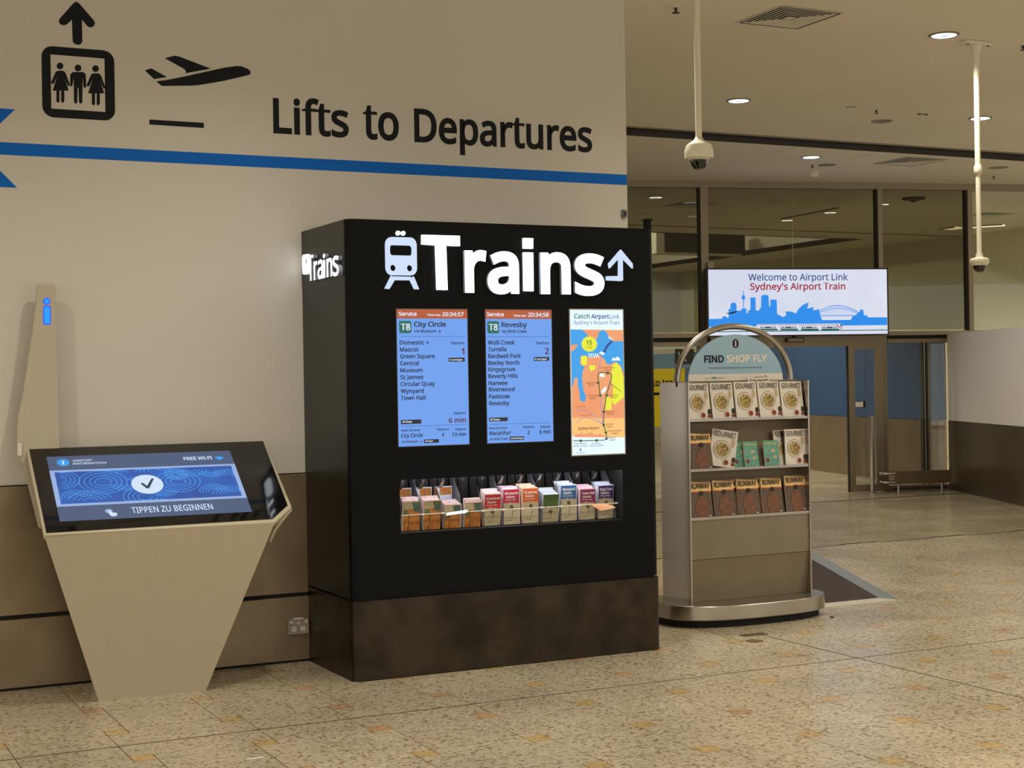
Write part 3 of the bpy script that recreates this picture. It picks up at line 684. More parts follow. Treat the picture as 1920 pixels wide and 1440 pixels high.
LE = [  # colour of upper cover, title, height of front, thickness of pile, lean
 ('orange', (188, 178, 150), None, .150, .060, .10, 'thick pile of orange illustrated leaflets, first pocket from the left'),
 ('orange', (188, 178, 150), None, .150, .070, .14, 'thick pile of orange illustrated leaflets, second pocket from the left'),
 ('orange', (188, 178, 150), None, .120, .080, .10, 'untidy fanned pile of orange leaflets, third pocket from the left'),
 ('orange', (188, 178, 150), None, .130, .035, .16, 'thin pile of orange leaflets with an empty space behind it'),
 ('col', (196, 34, 40), 'Central', .165, .075, .12, 'thick pile of bright red topped station leaflets'),
 ('col', (190, 30, 66), 'Museum', .185, .10, .02, 'tidy pile of crimson topped station leaflets'),
 ('col', (212, 92, 20), 'St James', .185, .10, .02, 'tidy pile of orange topped station leaflets'),
 ('col', (74, 98, 42), '', .150, .10, .14, 'curling pile of green topped leaflets'),
 ('col', (20, 96, 152), 'Wynyard', .190, .10, .02, 'tidy pile of blue topped station leaflets'),
 ('col', (140, 26, 84), 'Town Hall', .165, .085, .08, 'pile of magenta topped station leaflets'),
 ('col', (66, 40, 104), 'Kings Cross', .180, .10, .05, 'pile of purple topped station leaflets at the right end')]
white_p = mat('leaflet_white_print', (236, 232, 224), .5); line_p = mat('leaflet_line_print', (96, 80, 56), .5)
tint = [mb_('page_tint', c, (236, 226, 224)) for c in ((232, 206, 200), (236, 190, 206), (238, 206, 160), (208, 220, 238))]
for i, (kind, col, title, h, dep, lean, lab) in enumerate(LE):
    xa, xb = ex[i]+.012, ex[i+1]-.011; yb = BY0+.085; zb = wz0+.003
    t = thing('leaflet_pile', lab, 'leaflets', ((xa+xb)/2, yb, zb), 'station leaflets in the cabinet window')
    f = Fr((xa, yb, zb), (1, 0, 0), (0, -lean, 1), (0, -1, -lean)); W = xb-xa
    d0 = 0
    pg = MB()
    nl = 4
    for k in range(nl):   # the pile: sheets bundled in four slightly shifted packs
        a = dep*k/nl; hh = h+.003+.004*k+random.uniform(-.003, .006); sh = random.uniform(-.006, .006)
        pg.prism([f.p(sh, 0, -a-.001), f.p(W+sh, 0, -a-.001), f.p(W+sh, hh, -a-.001), f.p(sh, hh, -a-.001)], -f.n*(dep/nl-.001))
    pg.make('page_stack', paper if kind == 'orange' else tint[{5: 1, 4: 0, 6: 2, 8: 3, 10: 3, 9: 1, 7: 3}.get(i, 0)], t)
    if kind == 'orange':
        poly('front_cover', f, [(0, 0), (W, 0), (W, h), (0, h)], art, t, t=.0015)
        poly('title_panel', f, [(0, h-.04), (W*.62, h-.036), (W*.48, h-.002), (0, h-.002)], beige, t, d=.0016, t=.0004)
        poly('cover_art', f, [(W*.62, h-.05), (W, h-.055), (W, h-.002), (W*.52, h-.002)], artt, t, d=.0016, t=.0004)
        poly('cover_art', f, [(0, h-.07), (W*.3, h-.062), (W*.28, h-.043), (0, h-.042)], artt, t, d=.0016, t=.0004)
        poly('cover_line', f, strip([(W*.3, 0), (W*.34, .05), (W*.3, .09)], .003), M['gap'], t, d=.0016, t=.0003)
    else:
        poly('front_cover', f, [(0, 0), (W, 0), (W, h), (0, h)], mb_('leaflet_cover', col, tuple(int(c*.85) for c in col)), t, t=.0015)
        zz = h-.075
        sky = [(0, 0), (W, 0), (W, zz-.004)]+[(W*(1-k/12), zz+[0, .006, -.002, .009, .002, .004, .012, .003, .008, 0, .006, 0][k-1]) for k in range(1, 12)]+[(0, zz)]
        poly('beige_panel', f, sky, beige, t, d=.0016, t=.0003)
        poly('route_print', f, strip([(W*.2, .02), (W*.5, .022), (W*.56, .05), (W*.6, zz-.02)], .003), line_p, t, d=.002, t=.0002)
        poly('route_print', f, circ(W*.5, zz-.018, .011, n=12), line_p, t, d=.002, t=.0002)
        if title:
            text(title, f, W*.08, h-.026, W*.92, h-.012, white_p, t, d=.002, bold=.02, res=2)
            text('Station', f, W*.15, h-.045, W*.72, h-.033, white_p, t, d=.002, bold=.02, res=2)
            text('Precinct Map', f, W*.12, h-.058, W*.78, h-.052, white_p, t, d=.002, res=1)
for i in range(3):
    t = tag(MB().box(ex[i]+.008, ex[i+1]-.008, BY0+.19, BY0+.197, wz0+.03, wz0+.215).make('leaflet', [tint[3], M['mapor']][0]), 'white and blue card standing behind the %s orange pile' % ('first', 'second', 'third')[i], 'leaflet', 'cards behind the orange leaflets')
    o2 = MB().box((ex[i]+ex[i+1])/2-.02, ex[i+1]-.012, BY0+.1885, BY0+.19, wz0+.17, wz0+.21).make('card_picture', art, t)
# fallen leaflet lying across the rail
a = [rf.at(1108, 946, .03), rf.at(1140, 945, .03), rf.at(1155, 952, .045), rf.at(1126, 958, .045)]
tag(MB().prism([a[3], a[2], a[1], a[0]], (0, 0, .0015)).make('leaflet', mb_('fallen_leaflet', (226, 150, 100), (214, 190, 160))), 'loose pale orange leaflet lying flat across the rail', 'leaflet')
a = [rf.at(838, 962, .03), rf.at(878, 956, .03), rf.at(874, 962, .045), rf.at(836, 967, .045)]
tag(MB().prism([a[3], a[2], a[1], a[0]], (0, 0, .0015)).make('leaflet', white_p), 'loose white leaflet slipped out at the front of the third pile', 'leaflet')

# ------------------------------------------------------------------ touch screen kiosk
ang = math.radians(-1.86); tilt = math.radians(33.637)
ku = Vector((math.cos(ang), math.sin(ang), 0)); kv = Vector((-math.sin(ang), math.cos(ang), 0))
kw = kv*math.cos(tilt)+Vector((0, 0, 1))*math.sin(tilt); kn = -kv*math.sin(tilt)+Vector((0, 0, 1))*math.cos(tilt)
KO = EYE+ray(112.2, 979.5)*7.1
kF = Fr(KO, ku, kw, kn)
ks = thing('information_kiosk', 'cream wedge shaped touchscreen kiosk with tilted black glass top and tall back fin', 'kiosk', (1.69, 7.42, 0))
top = [(-.086, .600), (1.118, .602), (1.123, .030), (1.010, -.083), (-.082, -.087)]
def inset(p, s): return shrunk(p[::-1], s)[::-1]
P_ = [kF.p(u, v) for u, v in top]
MB().prism([kF.p(u, v, -.030) for u, v in top], kn*.030).make('top_tray', M['cream'], ks)
bevel(ks.children[-1], .008, 3)
MB().prism([kF.p(u, v, .0) for u, v in inset(top, .013)], kn*.004).make('screen_glass', M['glossblack'], ks)
sg = ks.children[-1]
# wedge body under the tray
b1 = floor_pt(185, 1315); b1.z = 0
def px_of(p): d = p-EYE; return 960+FOC*d.dot(Rt)/d.dot(Fw)
lo_, hi_ = .2, .9
for _ in range(30):
    mid_ = (lo_+hi_)/2
    if px_of(b1+ku*mid_) < 386: lo_ = mid_
    else: hi_ = mid_
b2 = b1+ku*lo_
b3, b4 = b2+Vector((-.03, .26, 0)), b1+Vector((.03, .26, 0))
t1, t2 = kF.p(-.080, -.084, -.004), kF.p(1.006, -.084, -.004)
t3, t4 = kF.p(1.00, .50, -.04), kF.p(-.06, .50, -.04)
t5 = kF.p(1.05, .06, -.035)
MB().add([b1, b2, b3, b4, t1, t2, t3, t4], [(0, 3, 2, 1), (4, 5, 6, 7), (0, 1, 5, 4), (2, 3, 7, 6), (0, 4, 7, 3), (1, 2, 6, 5)]).make('pedestal', M['cream'], ks)
bevel(ks.children[-1], .012, 3)
# curved lip under the right corner
q = [kF.p(1.118, .05, -.004), kF.p(1.121, .032, -.02), kF.p(1.06, -.02, -.03)]
e0 = EYE+ray(506, 1016)*((kF.p(1.0, 0)-EYE).dot(Fw)); e1 = EYE+ray(514, 995)*((kF.p(1.02, 0)-EYE).dot(Fw))
MB().tube([kF.p(1.116, .10, -.02), kF.p(1.116, .03, -.02), kF.p(1.07, -.015, -.03), e1, e0], .009, 8, rs=[.008, .01, .012, .010, .006]).make('corner_lip', M['cream'], ks, smooth=True)
# screen picture
def ck(x, y): return x/2.7177, 800+y/2.7177
W2, H2 = .9121, .5133
def K(pts, m, d=.0052, name='screen_patch'): return poly(name, kF, pts, m, sg, d=d, t=.0003)
ksc = mat('kiosk_grey_blue', (72, 92, 130), emit=.8); kbl = mat('kiosk_blue', (24, 92, 184), emit=.95, noise=(6, (14, 66, 150), .8)); kpale = mat('kiosk_pale', (150, 176, 224), emit=.95); karc = mat('kiosk_arc', (66, 156, 240), emit=1.0); kw_ = mat('kiosk_white', (206, 224, 246), emit=1.0); kcy = mat('kiosk_cyan', (46, 150, 226), emit=1.0); kdk = mat('kiosk_dark', (28, 52, 84), emit=.7)
K([(0, 0), (W2, 0), (W2, H2), (0, H2)], ksc, .0045, 'screen_face')
K([(0, .112), (W2, .112), (W2, .398), (0, .398)], kpale, .0049)
K([(.022, .130), (W2-.022, .130), (W2-.022, .382), (.022, .382)], kbl, .0053)
random.seed(9)
for cx, cy, r, a0, a1 in ((.04, .32, .08, -1.5, 1.5), (.24, .29, .10, 0, 6.28), (.34, .27, .06, 3.3, 5.6), (.10, .18, .06, 0, 3.3), (.16, .14, .09, .3, 2.9), (.30, .35, .06, .2, 2.6), (.41, .33, .05, 3.6, 5.8), (.50, .36, .08, 0, 3.1), (.60, .33, .05, 0, 6.28), (.52, .21, .06, 3.3, 6.1), (.60, .27, .095, 0, 6.28), (.42, .16, .09, .6, 6.0), (.78, .35, .06, 3.4, 6.2), (.86, .29, .07, .2, 2.9), (.76, .18, .06, 0, 3.4), (.83, .15, .07, .4, 3), (.68, .37, .07, 3.4, 6)):
    b = MB()
    for k in range(4):
        rr = r*(1-.22*k)
        nn = max(8, int(abs(a1-a0)*5))
        ps = [(cx+rr*1.15*math.cos(a0+(a1-a0)*i/nn), cy+rr*.9*math.sin(a0+(a1-a0)*i/nn)) for i in range(nn+1)]
        ps = [(min(max(x, .024), W2-.024), min(max(y, .132), .380)) for x, y in ps]
        segs = strip(ps, .0035); n2 = len(segs)//2
        for i in range(n2-1):
            qd = [segs[i], segs[i+1], segs[-2-i], segs[-1-i]]
            b.add([kF.p(u, v, .0058) for u, v in qd], [(0, 1, 2, 3)])
    b.make('arc_pattern', karc, sg)
K(circ(.447, .256, .077, .077, 32), kw_, .0062, 'tick_disc')
K([(.415, .262), (.437, .222), (.450, .222), (.487, .300), (.474, .300), (.443, .242), (.425, .270)][::1], kdk, .0066, 'tick_mark')
def TK(s, x0, yb, x1, yt, m, **k): u0, v0 = kF.uv(*ck(x0, yb)); u1, _ = kF.uv(*ck(x1, yb)); _, v1 = kF.uv(*ck(x0, yt)); text(s, kF, u0, v0, u1, v1, m, sg, d=.0062, res=3, **k)
TK('AIRPORT', 370, 184, 474, 174, kw_, bold=.01); TK('INFORMATION', 371, 199, 543, 189, kw_, bold=.01)
TK('FREE WI-FI', 937, 176, 1084, 160, kw_, bold=.02); TK('TIPPEN ZU BEGINNEN', 674, 446, 1094, 416, kw_, bold=.01)
u, v = kF.uv(*ck(321, 188)); K(circ(u, v, .030, .030, 24), kcy, .0056, 'info_disc')
text('i', kF, u-.005, v-.014, u+.005, v+.014, kw_, sg, d=.0066, bold=.02, ref='i')
u, v = kF.uv(*ck(1117, 166)); K([(u, v-.018), (u+.024, v+.006), (u+.012, v+.014), (u, v+.016), (u-.012, v+.014), (u-.024, v+.006)], kcy, .0062, 'wifi_symbol')
u, v = kF.uv(*ck(566, 440)); K(circ(u-.01, v+.008, .018, .016, 16), kpale, .0060, 'touch_symbol'); K([(u-.014, v+.012), (u-.004, v+.012), (u+.004, v-.004), (u+.026, v-.010), (u+.022, v-.032), (u-.002, v-.034), (u-.012, v-.016)], kw_, .0064, 'touch_symbol')
# fin with lit letter i
mF = Fr((0, 7.825, 0), ku, (0, 0, 1), -kv)
cf = lambda pts: [mF.uv(x/3.4286, 480+y/3.4286) for x, y in pts]
fin = cf([(246, 190), (252, 178), (262, 175), (338, 176), (350, 184), (355, 198), (366, 480), (378, 840), (386, 1180), (380, 1440), (380, 1752), (252, 1752), (192, 1512), (150, 1345), (118, 1300), (108, 1180), (115, 1040), (150, 870), (185, 640), (215, 430)])
o = MB().prism([mF.p(u, v, 0) for u, v in fin], kv*.035).make('back_fin', M['cream'], ks); bevel(o, .006, 2)
poly('lit_letter_dot', mF, cf(circ(300, 291, 23, 22, 20)), M['blue_led_edge'], ks, d=.0005, t=.001); poly('lit_letter_dot', mF, cf(circ(300, 291, 17, 16, 20)), M['blue_led'], ks, d=.0016, t=.0005)
poly('lit_letter_stem', mF, cf(rrect(278, 320, 326, 441, 10)), M['blue_led_edge'], ks, d=.0005, t=.001); poly('lit_letter_stem', mF, cf(rrect(284, 326, 320, 435, 7)), M['blue_led'], ks, d=.0016, t=.0005)
poly('fin_clip', mF, cf(rrect(112, 1200, 138, 1284, 10)), M['creamplast'], ks, d=.001, t=.01)

# ------------------------------------------------------------------ magazine stand
MY = 7.75; sL, sR = 5.012, 5.912; sB = 8.07; sT = 1.470
ms = thing('magazine_stand', 'stainless steel magazine stand with arched tube and oval base', 'magazine stand', (5.46, 7.91, 0))
def oval(a, b, e=2.7, n=56):
    out = []
    for i in range(n):
        t = 2*pi*i/n; c, s_ = math.cos(t), math.sin(t)
        out.append((5.455+a*math.copysign(abs(c)**(2/e), c), 7.905+b*math.copysign(abs(s_)**(2/e), s_)))
    return out
MB().prism([(x, y, .045) for x, y in oval(.575, .335)], (0, 0, .088)).make('base_band', M['ss'], ms, smooth=True); bevel(ms.children[-1], .006)
MB().prism([(x, y, .0) for x, y in oval(.54, .30)], (0, 0, .045)).make('base_recess', M['gap'], ms)
for x, y in ((5.93, 7.88), (5.1, 7.7), (5.8, 8.1), (5.1, 8.1)):
    MB().tube([(x-.012, y, .025), (x+.012, y, .025)], .024, 12).make('castor', M['creamplast'], ms)
for x in (sL, sR-.012):
    bevel(box('side_panel', x, x+.012, MY, sB, .125, sT, M['sspol'], ms), .002)
box('back_panel', sL+.012, sR-.012, sB-.012, sB, .125, sT-.02, M['ssd'], ms)
# front infill below the shelves in two sheets
zs = [1.236, .934, .641, .395, .133]
box('front_panel', sL+.012, sR-.012, MY+.012, MY+.020, zs[3]+.0015, zs[2]-.005, M['ssd'], ms)
MB().prism([(sL+.012, MY+.016, zs[3]-.0015), (sR-.012, MY+.016, zs[3]-.0015), (sR-.012, MY+.05, .134), (sL+.012, MY+.05, .134)], (0, .008, 0)).make('front_panel', M['ssd'], ms)
for k, z in enumerate(zs[:3]):
    b = MB().box(sL+.012, sR-.012, MY+.004, MY+.10, z-.006, z).box(sL+.012, sR-.012, MY+.004, MY+.008, z, z+.010)
    b.make('shelf', M['ss'], ms)
    zt = (sT if k == 0 else zs[k-1])
    # sloping rest behind the magazines
    MB().prism([(sL+.012, MY+.062, z), (sR-.012, MY+.062, z), (sR-.012, MY+.132, zt-.012), (sL+.012, MY+.132, zt-.012)], (0, .006, 0)).make('magazine_rest', M['ssd'], ms)
box('top_rail', sL, sR, MY+.115, MY+.135, sT-.028, sT+.004, M['ssd'], ms)
box('pocket_divider', sR-.175, sR-.172, MY+.03, MY+.09, zs[1], zs[1]+.22, M['clear'], ms)
# arch
cx = 5.462; arch = [(cx-.425, 7.91, 1.42)]+[(cx-.425*math.cos(pi*i/28), 7.91, 1.46+.352*math.sin(pi*i/28)**.92) for i in range(29)]+[(cx+.425, 7.91, 1.42)]
MB().tube(arch, .0195, 14).make('arch_tube', M['ss'], ms, smooth=True)
# dome sign
dF = Fr((0, 7.875, 0), (1, 0, 0), (0, 0, 1), (0, -1, 0))
def cd(x, y): return 1230+x/4.8, 590+y/4.8
(uL, vB), (uR, _), (_, vT) = dF.uv(*cd(285, 604)), dF.uv(*cd(1137, 600)), dF.uv(*cd(712, 178))
um_, rx, ry = (uL+uR)/2, (uR-uL)/2, vT-vB
sg2 = poly('dome_sign', dF, circ(um_, vB, rx, ry, 36, 0, pi), M['signbl'], ms, t=.006)
zb_ = dF.uv(*cd(712, 532))[1]; a_ = math.asin(min(1, (zb_-vB)/ry))
pts = [(um_+rx*math.cos(a), vB+ry*math.sin(a)) for a in [a_*i/5 for i in range(6)]]
poly('white_band', dF, pts+[(2*um_-x, y) for x, y in pts[::-1]], M['offw'], sg2, d=.0062, t=.0004)
def TD(s, x0, yb, x1, yt, m, **k): textP(s, dF, *cd(x0, yb), cd(x1, 0)[0], cd(0, yt)[1], M[m], sg2, d=.0075, **k)
TD('FIND', 428, 430, 606, 366, 'navy', bold=.035); TD('SHOP FLY', 630, 426, 996, 362, 'offw', bold=.035)
TD('Your guide to the best shopping and dining in this terminal for your trip', 470, 486, 946, 474, 'navy', res=1)
TD('Presented by', 434, 576, 498, 568, 'greyp', res=1); TD('ADVERTISING CO', 545, 575, 618, 566, 'greyp', res=1); TD('Sydney Airport', 880, 570, 972, 557, 'navy', res=1)
polyP('logo_block', dF, [cd(*q) for q in ((502, 560), (538, 560), (538, 579), (502, 579))], M['palebl'], sg2, d=.0068, t=.0004)
polyP('logo_ribbon', dF, [cd(*q) for q in ((972, 548), (982, 546), (990, 556), (992, 572), (984, 560))], M['navy'], sg2, d=.0068, t=.0004)
u, v = dF.uv(*cd(710, 260)); poly('info_disc', dF, circ(u, v, .026, .031, 28), M['offw'], sg2, d=.0066, t=.0003); poly('info_disc', dF, circ(u, v, .0245, .0295, 28), M['navy'], sg2, d=.0072, t=.0003)
text('i', dF, u-.0042, v-.018, u+.0042, v+.019, M['offw'], sg2, d=.0085, bold=.03, ref='i')

# magazines: one of each kind is built at the origin, leaning copies are set out afterwards
def magazine(kind, label, group):
    t = thing('magazine', label, 'magazine', (0, 0, 0), group)
    W, H = {'food': (.162, .226), 'run': (.154, .230), 'teal': (.110, .160)}[kind]
    f = Fr((-W/2, 0, 0), (1, 0, 0), (0, 0, 1), (0, -1, 0))
    MB().box(-W/2, W/2, .0008, .009, 0, H-.001).make('page_block', M['pages'], t)
    b = MB(); n = 8
    cov = {'food': M['mag'], 'run': M['runbg'], 'teal': M['teal']}[kind]
    # slightly curled cover
    vs = []
    for i in range(n+1):
        z = H*i/n; c = -.010*max(0, (i/n-.75))**2*4
        vs += [(-W/2, c, z), (W/2, c*1.3, z)]
    b.add(vs, [(2*i, 2*i+1, 2*i+3, 2*i+2) for i in range(n)]); b.make('cover', cov, t)
    X = lambda a: a*W; Z = lambda a: a*H
    if kind == 'food':
        c = (X(.45), Z(.47))
        multi('cover_picture', f, [(circ(c[0], c[1], .056, .056, 26), 1), (circ(c[0], c[1], .053, .053, 26), 0), (circ(c[0]+.001, c[1]-.008, .052, .050, 26), 2), (circ(c[0], c[1], .042, .043, 22), 3),
              (circ(X(.64), Z(.14), .021, .019, 16), 2), (circ(X(.65), Z(.13), .015, .015, 16), 4), (circ(X(.86), Z(.68), .011, .026, 12), 5), (circ(X(.93), Z(.22), .012, .018, 12), 1), (circ(X(.92), Z(.1), .012, .010, 12), 4)],
              [M['mag'], M['ring'], M['plate'], M['food'], M['redp'], M['tanp']], t, d=.002, t=.0002, step=.0002)
        text('GOURMET', f, X(.07), Z(.82), X(.94), Z(.955), M['lettprint'], t, d=.006, bold=.008, res=2)
        text('TRAVELLER', f, X(.66), Z(.81), X(.9), Z(.825), M['lettprint'], t, d=.004, res=1)
    elif kind == 'run':
        multi('cover_picture', f, [([(0, Z(.70)), (W, Z(.70)), (W, H), (0, H)], 0), ([(0, Z(.70)), (X(.3), Z(.685)), (X(.7), Z(.70)), (W, Z(.68)), (W, Z(.72)), (0, Z(.72))], 1),
              ([(X(.28), 0), (X(.78), 0), (X(.74), Z(.2)), (X(.86), Z(.18)), (X(.76), Z(.48)), (X(.60), Z(.54)), (X(.44), Z(.54)), (X(.28), Z(.48)), (X(.16), Z(.16)), (X(.30), Z(.2))], 2), (circ(X(.52), Z(.62), .016, .022, 14), 2), (circ(X(.52), Z(.66), .019, .016, 12), 3), ([(X(.80), Z(.05)), (X(.92), Z(.05)), (X(.92), Z(.07)), (X(.80), Z(.07))], 4)],
              [M['runtop'], M['runmid'], M['skin'], M['hair'], M['offw']], t, d=.002, t=.0002, step=.0002)
        text('RUNWAY', f, X(.06), Z(.79), X(.95), Z(.925), M['lettprint'], t, d=.006, bold=.025, res=2)
    else:
        multi('cover_picture', f, [([(X(.08), Z(.86)), (X(.92), Z(.86)), (X(.92), Z(.92)), (X(.08), Z(.92))], 0), (circ(X(.2), Z(.24), .013, .013, 14), 1), (circ(X(.6), Z(.6), .016, .012, 10), 2), (circ(X(.7), Z(.35), .014, .010, 10), 2)], [M['yelp'], M['redp'], M['tanp']], t, d=.001, t=.0002, step=.0002)
    return t
def dup(root, label, group):
    r = root.copy(); C.objects.link(r); r['label'] = label; r['group'] = group
    for c in list(root.children):
        k = c.copy(); C.objects.link(k); k.parent = r
    return r
protos = {}
def put(kind, label, group, px, z, dy=0, roll=0, lean=.16, yaw=0):
    if kind not in protos: o = protos[kind] = magazine(kind, label, group)
    else: o = dup(protos[kind], label, group)
    f = Fr((0, MY+.016+dy, 0), (1, 0, 0), (0, 0, 1), (0, -1, 0))
    x = f.uv(px, 900)[0]
    o.location = (x, MY+.022+dy, z); o.rotation_euler = (-lean, roll, yaw)
    return o
ordn = ['leftmost', 'second from the left', 'middle', 'fourth from the left', 'rightmost']
for i, (px, dz) in enumerate(((1316, 0), (1361, .001), (1405.5, .004), (1449, .005), (1491.5, .001))):
    put('food', '%s of five white food magazines on the stand top shelf' % ordn[i], 'food magazines on the top shelf', px, zs[0]+.002+dz, yaw=random.uniform(-.03, .03), dy=0)
put('food', 'spare white food magazine peeking out above the middle of the top row', 'food magazines on the top shelf', 1432, zs[0]+.030, dy=.022)
put('run', 'orange and brown fashion magazine at the left end of the middle shelf', 'magazines on the middle shelf', 1320, zs[1]+.002, yaw=.05)
put('run', 'fashion magazine half hidden behind the one at the left end of the middle shelf', 'magazines on the middle shelf', 1312, zs[1]+.002, dy=.012)
put('food', 'slanting white food magazine slumped sideways on the middle shelf', 'magazines on the middle shelf', 1354, zs[1]+.017, roll=.17, yaw=-.35, dy=-.004)
put('teal', 'small teal booklet left of centre on the middle shelf', 'teal booklets on the middle shelf', 1413, zs[1]+.004, yaw=.1)
put('teal', 'small teal booklet right of centre on the middle shelf', 'teal booklets on the middle shelf', 1451, zs[1]+.006)
put('teal', 'teal booklet in shade behind the left of centre booklet', 'teal booklets on the middle shelf', 1393, zs[1]+.003, dy=.020)
put('food', 'white food magazine curling forward at the right end of the middle shelf', 'magazines on the middle shelf', 1495, zs[1]+.004, yaw=.04, lean=.08)
put('food', 'shaded food magazine behind the curling one on the middle shelf', 'magazines on the middle shelf', 1478, zs[1]+.002, dy=.020)
for i, (px, dz) in enumerate(((1318, 0), (1361.5, .001), (1406.5, .001), (1451.5, .001), (1496, .006))):
    put('run', '%s of five brown fashion magazines on the stand lowest shelf' % ordn[i], 'fashion magazines on the lowest shelf', px, zs[2]+.002+dz, yaw=random.uniform(-.04, .04))
put('run', 'fashion magazine peeking out behind the second and middle ones of the lowest row', 'fashion magazines on the lowest shelf', 1384, zs[2]+.008, dy=.020)
put('run', 'fashion magazine peeking out behind the middle and fourth ones of the lowest row', 'fashion magazines on the lowest shelf', 1432, zs[2]+.008, dy=.020)

# ------------------------------------------------------------------ floor bits
em = thing('entrance_mat', 'dark brown entrance mat in a steel frame behind the magazine stand', 'mat', (6.2, 8.6, 0))
c0 = floor_pt(1688, 1126); dX = Vector((1, 0, 0)); dM = (floor_pt(1530, 1039)-c0).normalized()
inn = floor_pt(1648, 1122)
zt_ = .003
A_ = c0; L_ = .68; D_ = 2.75; wf = (inn.y-c0.y)/dM.y; wsid = c0.x+dM.x*wf-inn.x
def P4(a, b): v_ = A_-dX*a+dM*b; return (v_.x, v_.y, 0)
def slabq(name, q, m, h): MB().prism(q, (0, 0, h)).make(name, m, em)
slabq('carpet', [P4(L_, wf), P4(wsid, wf), P4(wsid, D_), P4(L_, D_)], M['mat_'], .002)
slabq('frame_strip', [P4(L_, .0), P4(0, 0), P4(wsid, wf), P4(L_, wf)], mat('pale_mat_frame', (176, 168, 148), .4), .004)
slabq('frame_strip', [P4(0, 0), P4(0, D_), P4(wsid, D_), P4(wsid, wf)], mat('grey_mat_frame', (132, 138, 136), .35, .5), .004)
pc = floor_pt(1415, 1202)
fs = tag(MB().lathe([(.050, 0), (.050, .002), (.047, .003)], (pc.x, pc.y, .0005), 28).make('floor_disc', mat('brown_cap', (104, 80, 34), .5)), 'small round brown cap set in the floor before the magazine stand', 'floor cap')
pr = floor_pt(1415, 1190)
o = tag(MB().box(pr.x-.085, pr.x+.075, pr.y-.03, pr.y+.03, .0005, .0035).make('floor_plate', mat('brown_plate', (74, 52, 38), .5, noise=(30, (96, 70, 50), .8))), 'small dark brown rectangular plate in the floor behind the round cap', 'floor plate')
pt = floor_pt(1560, 1158)
tag(MB().lathe([(.012, 0), (.014, .004), (.006, .008)], (pt.x, pt.y, .0005), 7).make('floor_debris', M['mat_']), 'tiny dark crumb on the floor right of the magazine stand', 'debris')
pt = floor_pt(478, 1422)
tag(MB().box(pt.x-.035, pt.x+.035, pt.y-.008, pt.y+.006, .0005, .002).make('paper_scrap', M['offw']), 'thin white scrap of paper on the floor near the front edge', 'paper')

# ------------------------------------------------------------------ glass front at the back
gw = thing('wall_back', '', '', tuple(P0)); gw['kind'] = 'structure'; del gw['category']; del gw['label']
def gbox(name, u0, u1, v0, v1, d0, d1, m, par=None, z=None):
    return MB().obox(glF.p(u0, v0, d0), glF.u*(u1-u0), glF.v*(v1-v0), glF.n*(d1-d0)).make(name, m, par if par is not None else gw)
gx = lambda px, py=700: glF.uv(px, py)[0]
gz = lambda px, py: glF.uv(px, py)[1]
GT = 3.905
gbox('top_frame', -6, 3.4, 3.86, 3.945, -.05, .06, M['alu'])
for a, b in ((1311.5, 1325.5), (1643, 1651.5), (1811, 1819.5)):
    gbox('mullion', gx(a, 480), gx(b, 480), 2.03, 3.87, -.06, .07, M['alu'])
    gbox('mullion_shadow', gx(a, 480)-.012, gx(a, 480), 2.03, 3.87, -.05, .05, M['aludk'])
panes = [(-6, gx(1311.5, 480)), (gx(1325.5, 480), gx(1486.5, 480)-.003), (gx(1486.5, 480)+.003, gx(1643, 480)), (gx(1651.5, 480), gx(1811, 480)), (gx(1819.5, 480), 3.4)]
for a, b in panes: gbox('glass_pane', a, b, 2.06, 3.87, -.006, .006, M['g1'] if a < gx(1815, 480) else M['g2'])
tz1, tz0 = 2.035, 1.985
gbox('transom', -6, 3.4, 1.99, 2.045, -.05, .09, M['alu'])
gbox('transom_recess', -6, 3.4, 1.935, 1.99, -.05, .0, M['aludk'])
gbox('transom', -6, gx(1311), 1.885, 1.935, -.05, .09, M['alu'])
gbox('transom', gx(1658, 640), 3.4, 1.895, 1.945, -.05, .09, M['alu'])
gbox('door_header', gx(1326, 640), gx(1650, 640), 1.86, 2.0, -.08, .14, M['alu'])
gbox('low_mullion', gx(1311, 800), gx(1326, 800), 0, 1.99, -.06, .07, M['alu'])
gbox('low_mullion', gx(1650.5, 780), gx(1659, 780), 0, 1.99, -.06, .09, M['alu'])
gbox('low_mullion', gx(1735, 780), gx(1745, 780), .0, 1.9, -.14, -.06, M['aludk'])
gbox('low_mullion', gx(1749, 780), gx(1757, 780), 0, 1.9, -.26, -.18, M['alu'])
gbox('glass_pane', gx(1659, 780), gx(1735, 780), .05, 1.895, -.006, .006, M['g2'])
gbox('glass_pane', gx(1745, 780), gx(1790, 780), .05, 1.895, -.26, -.25, M['g2'])
gbox('glass_pane', -6, gx(1311, 780), .05, 1.885, -.006, .006, M['g2'])
gbox('bottom_rail', gx(1659, 780), 1.5, .0, .07, -.05, .05, M['alu'])
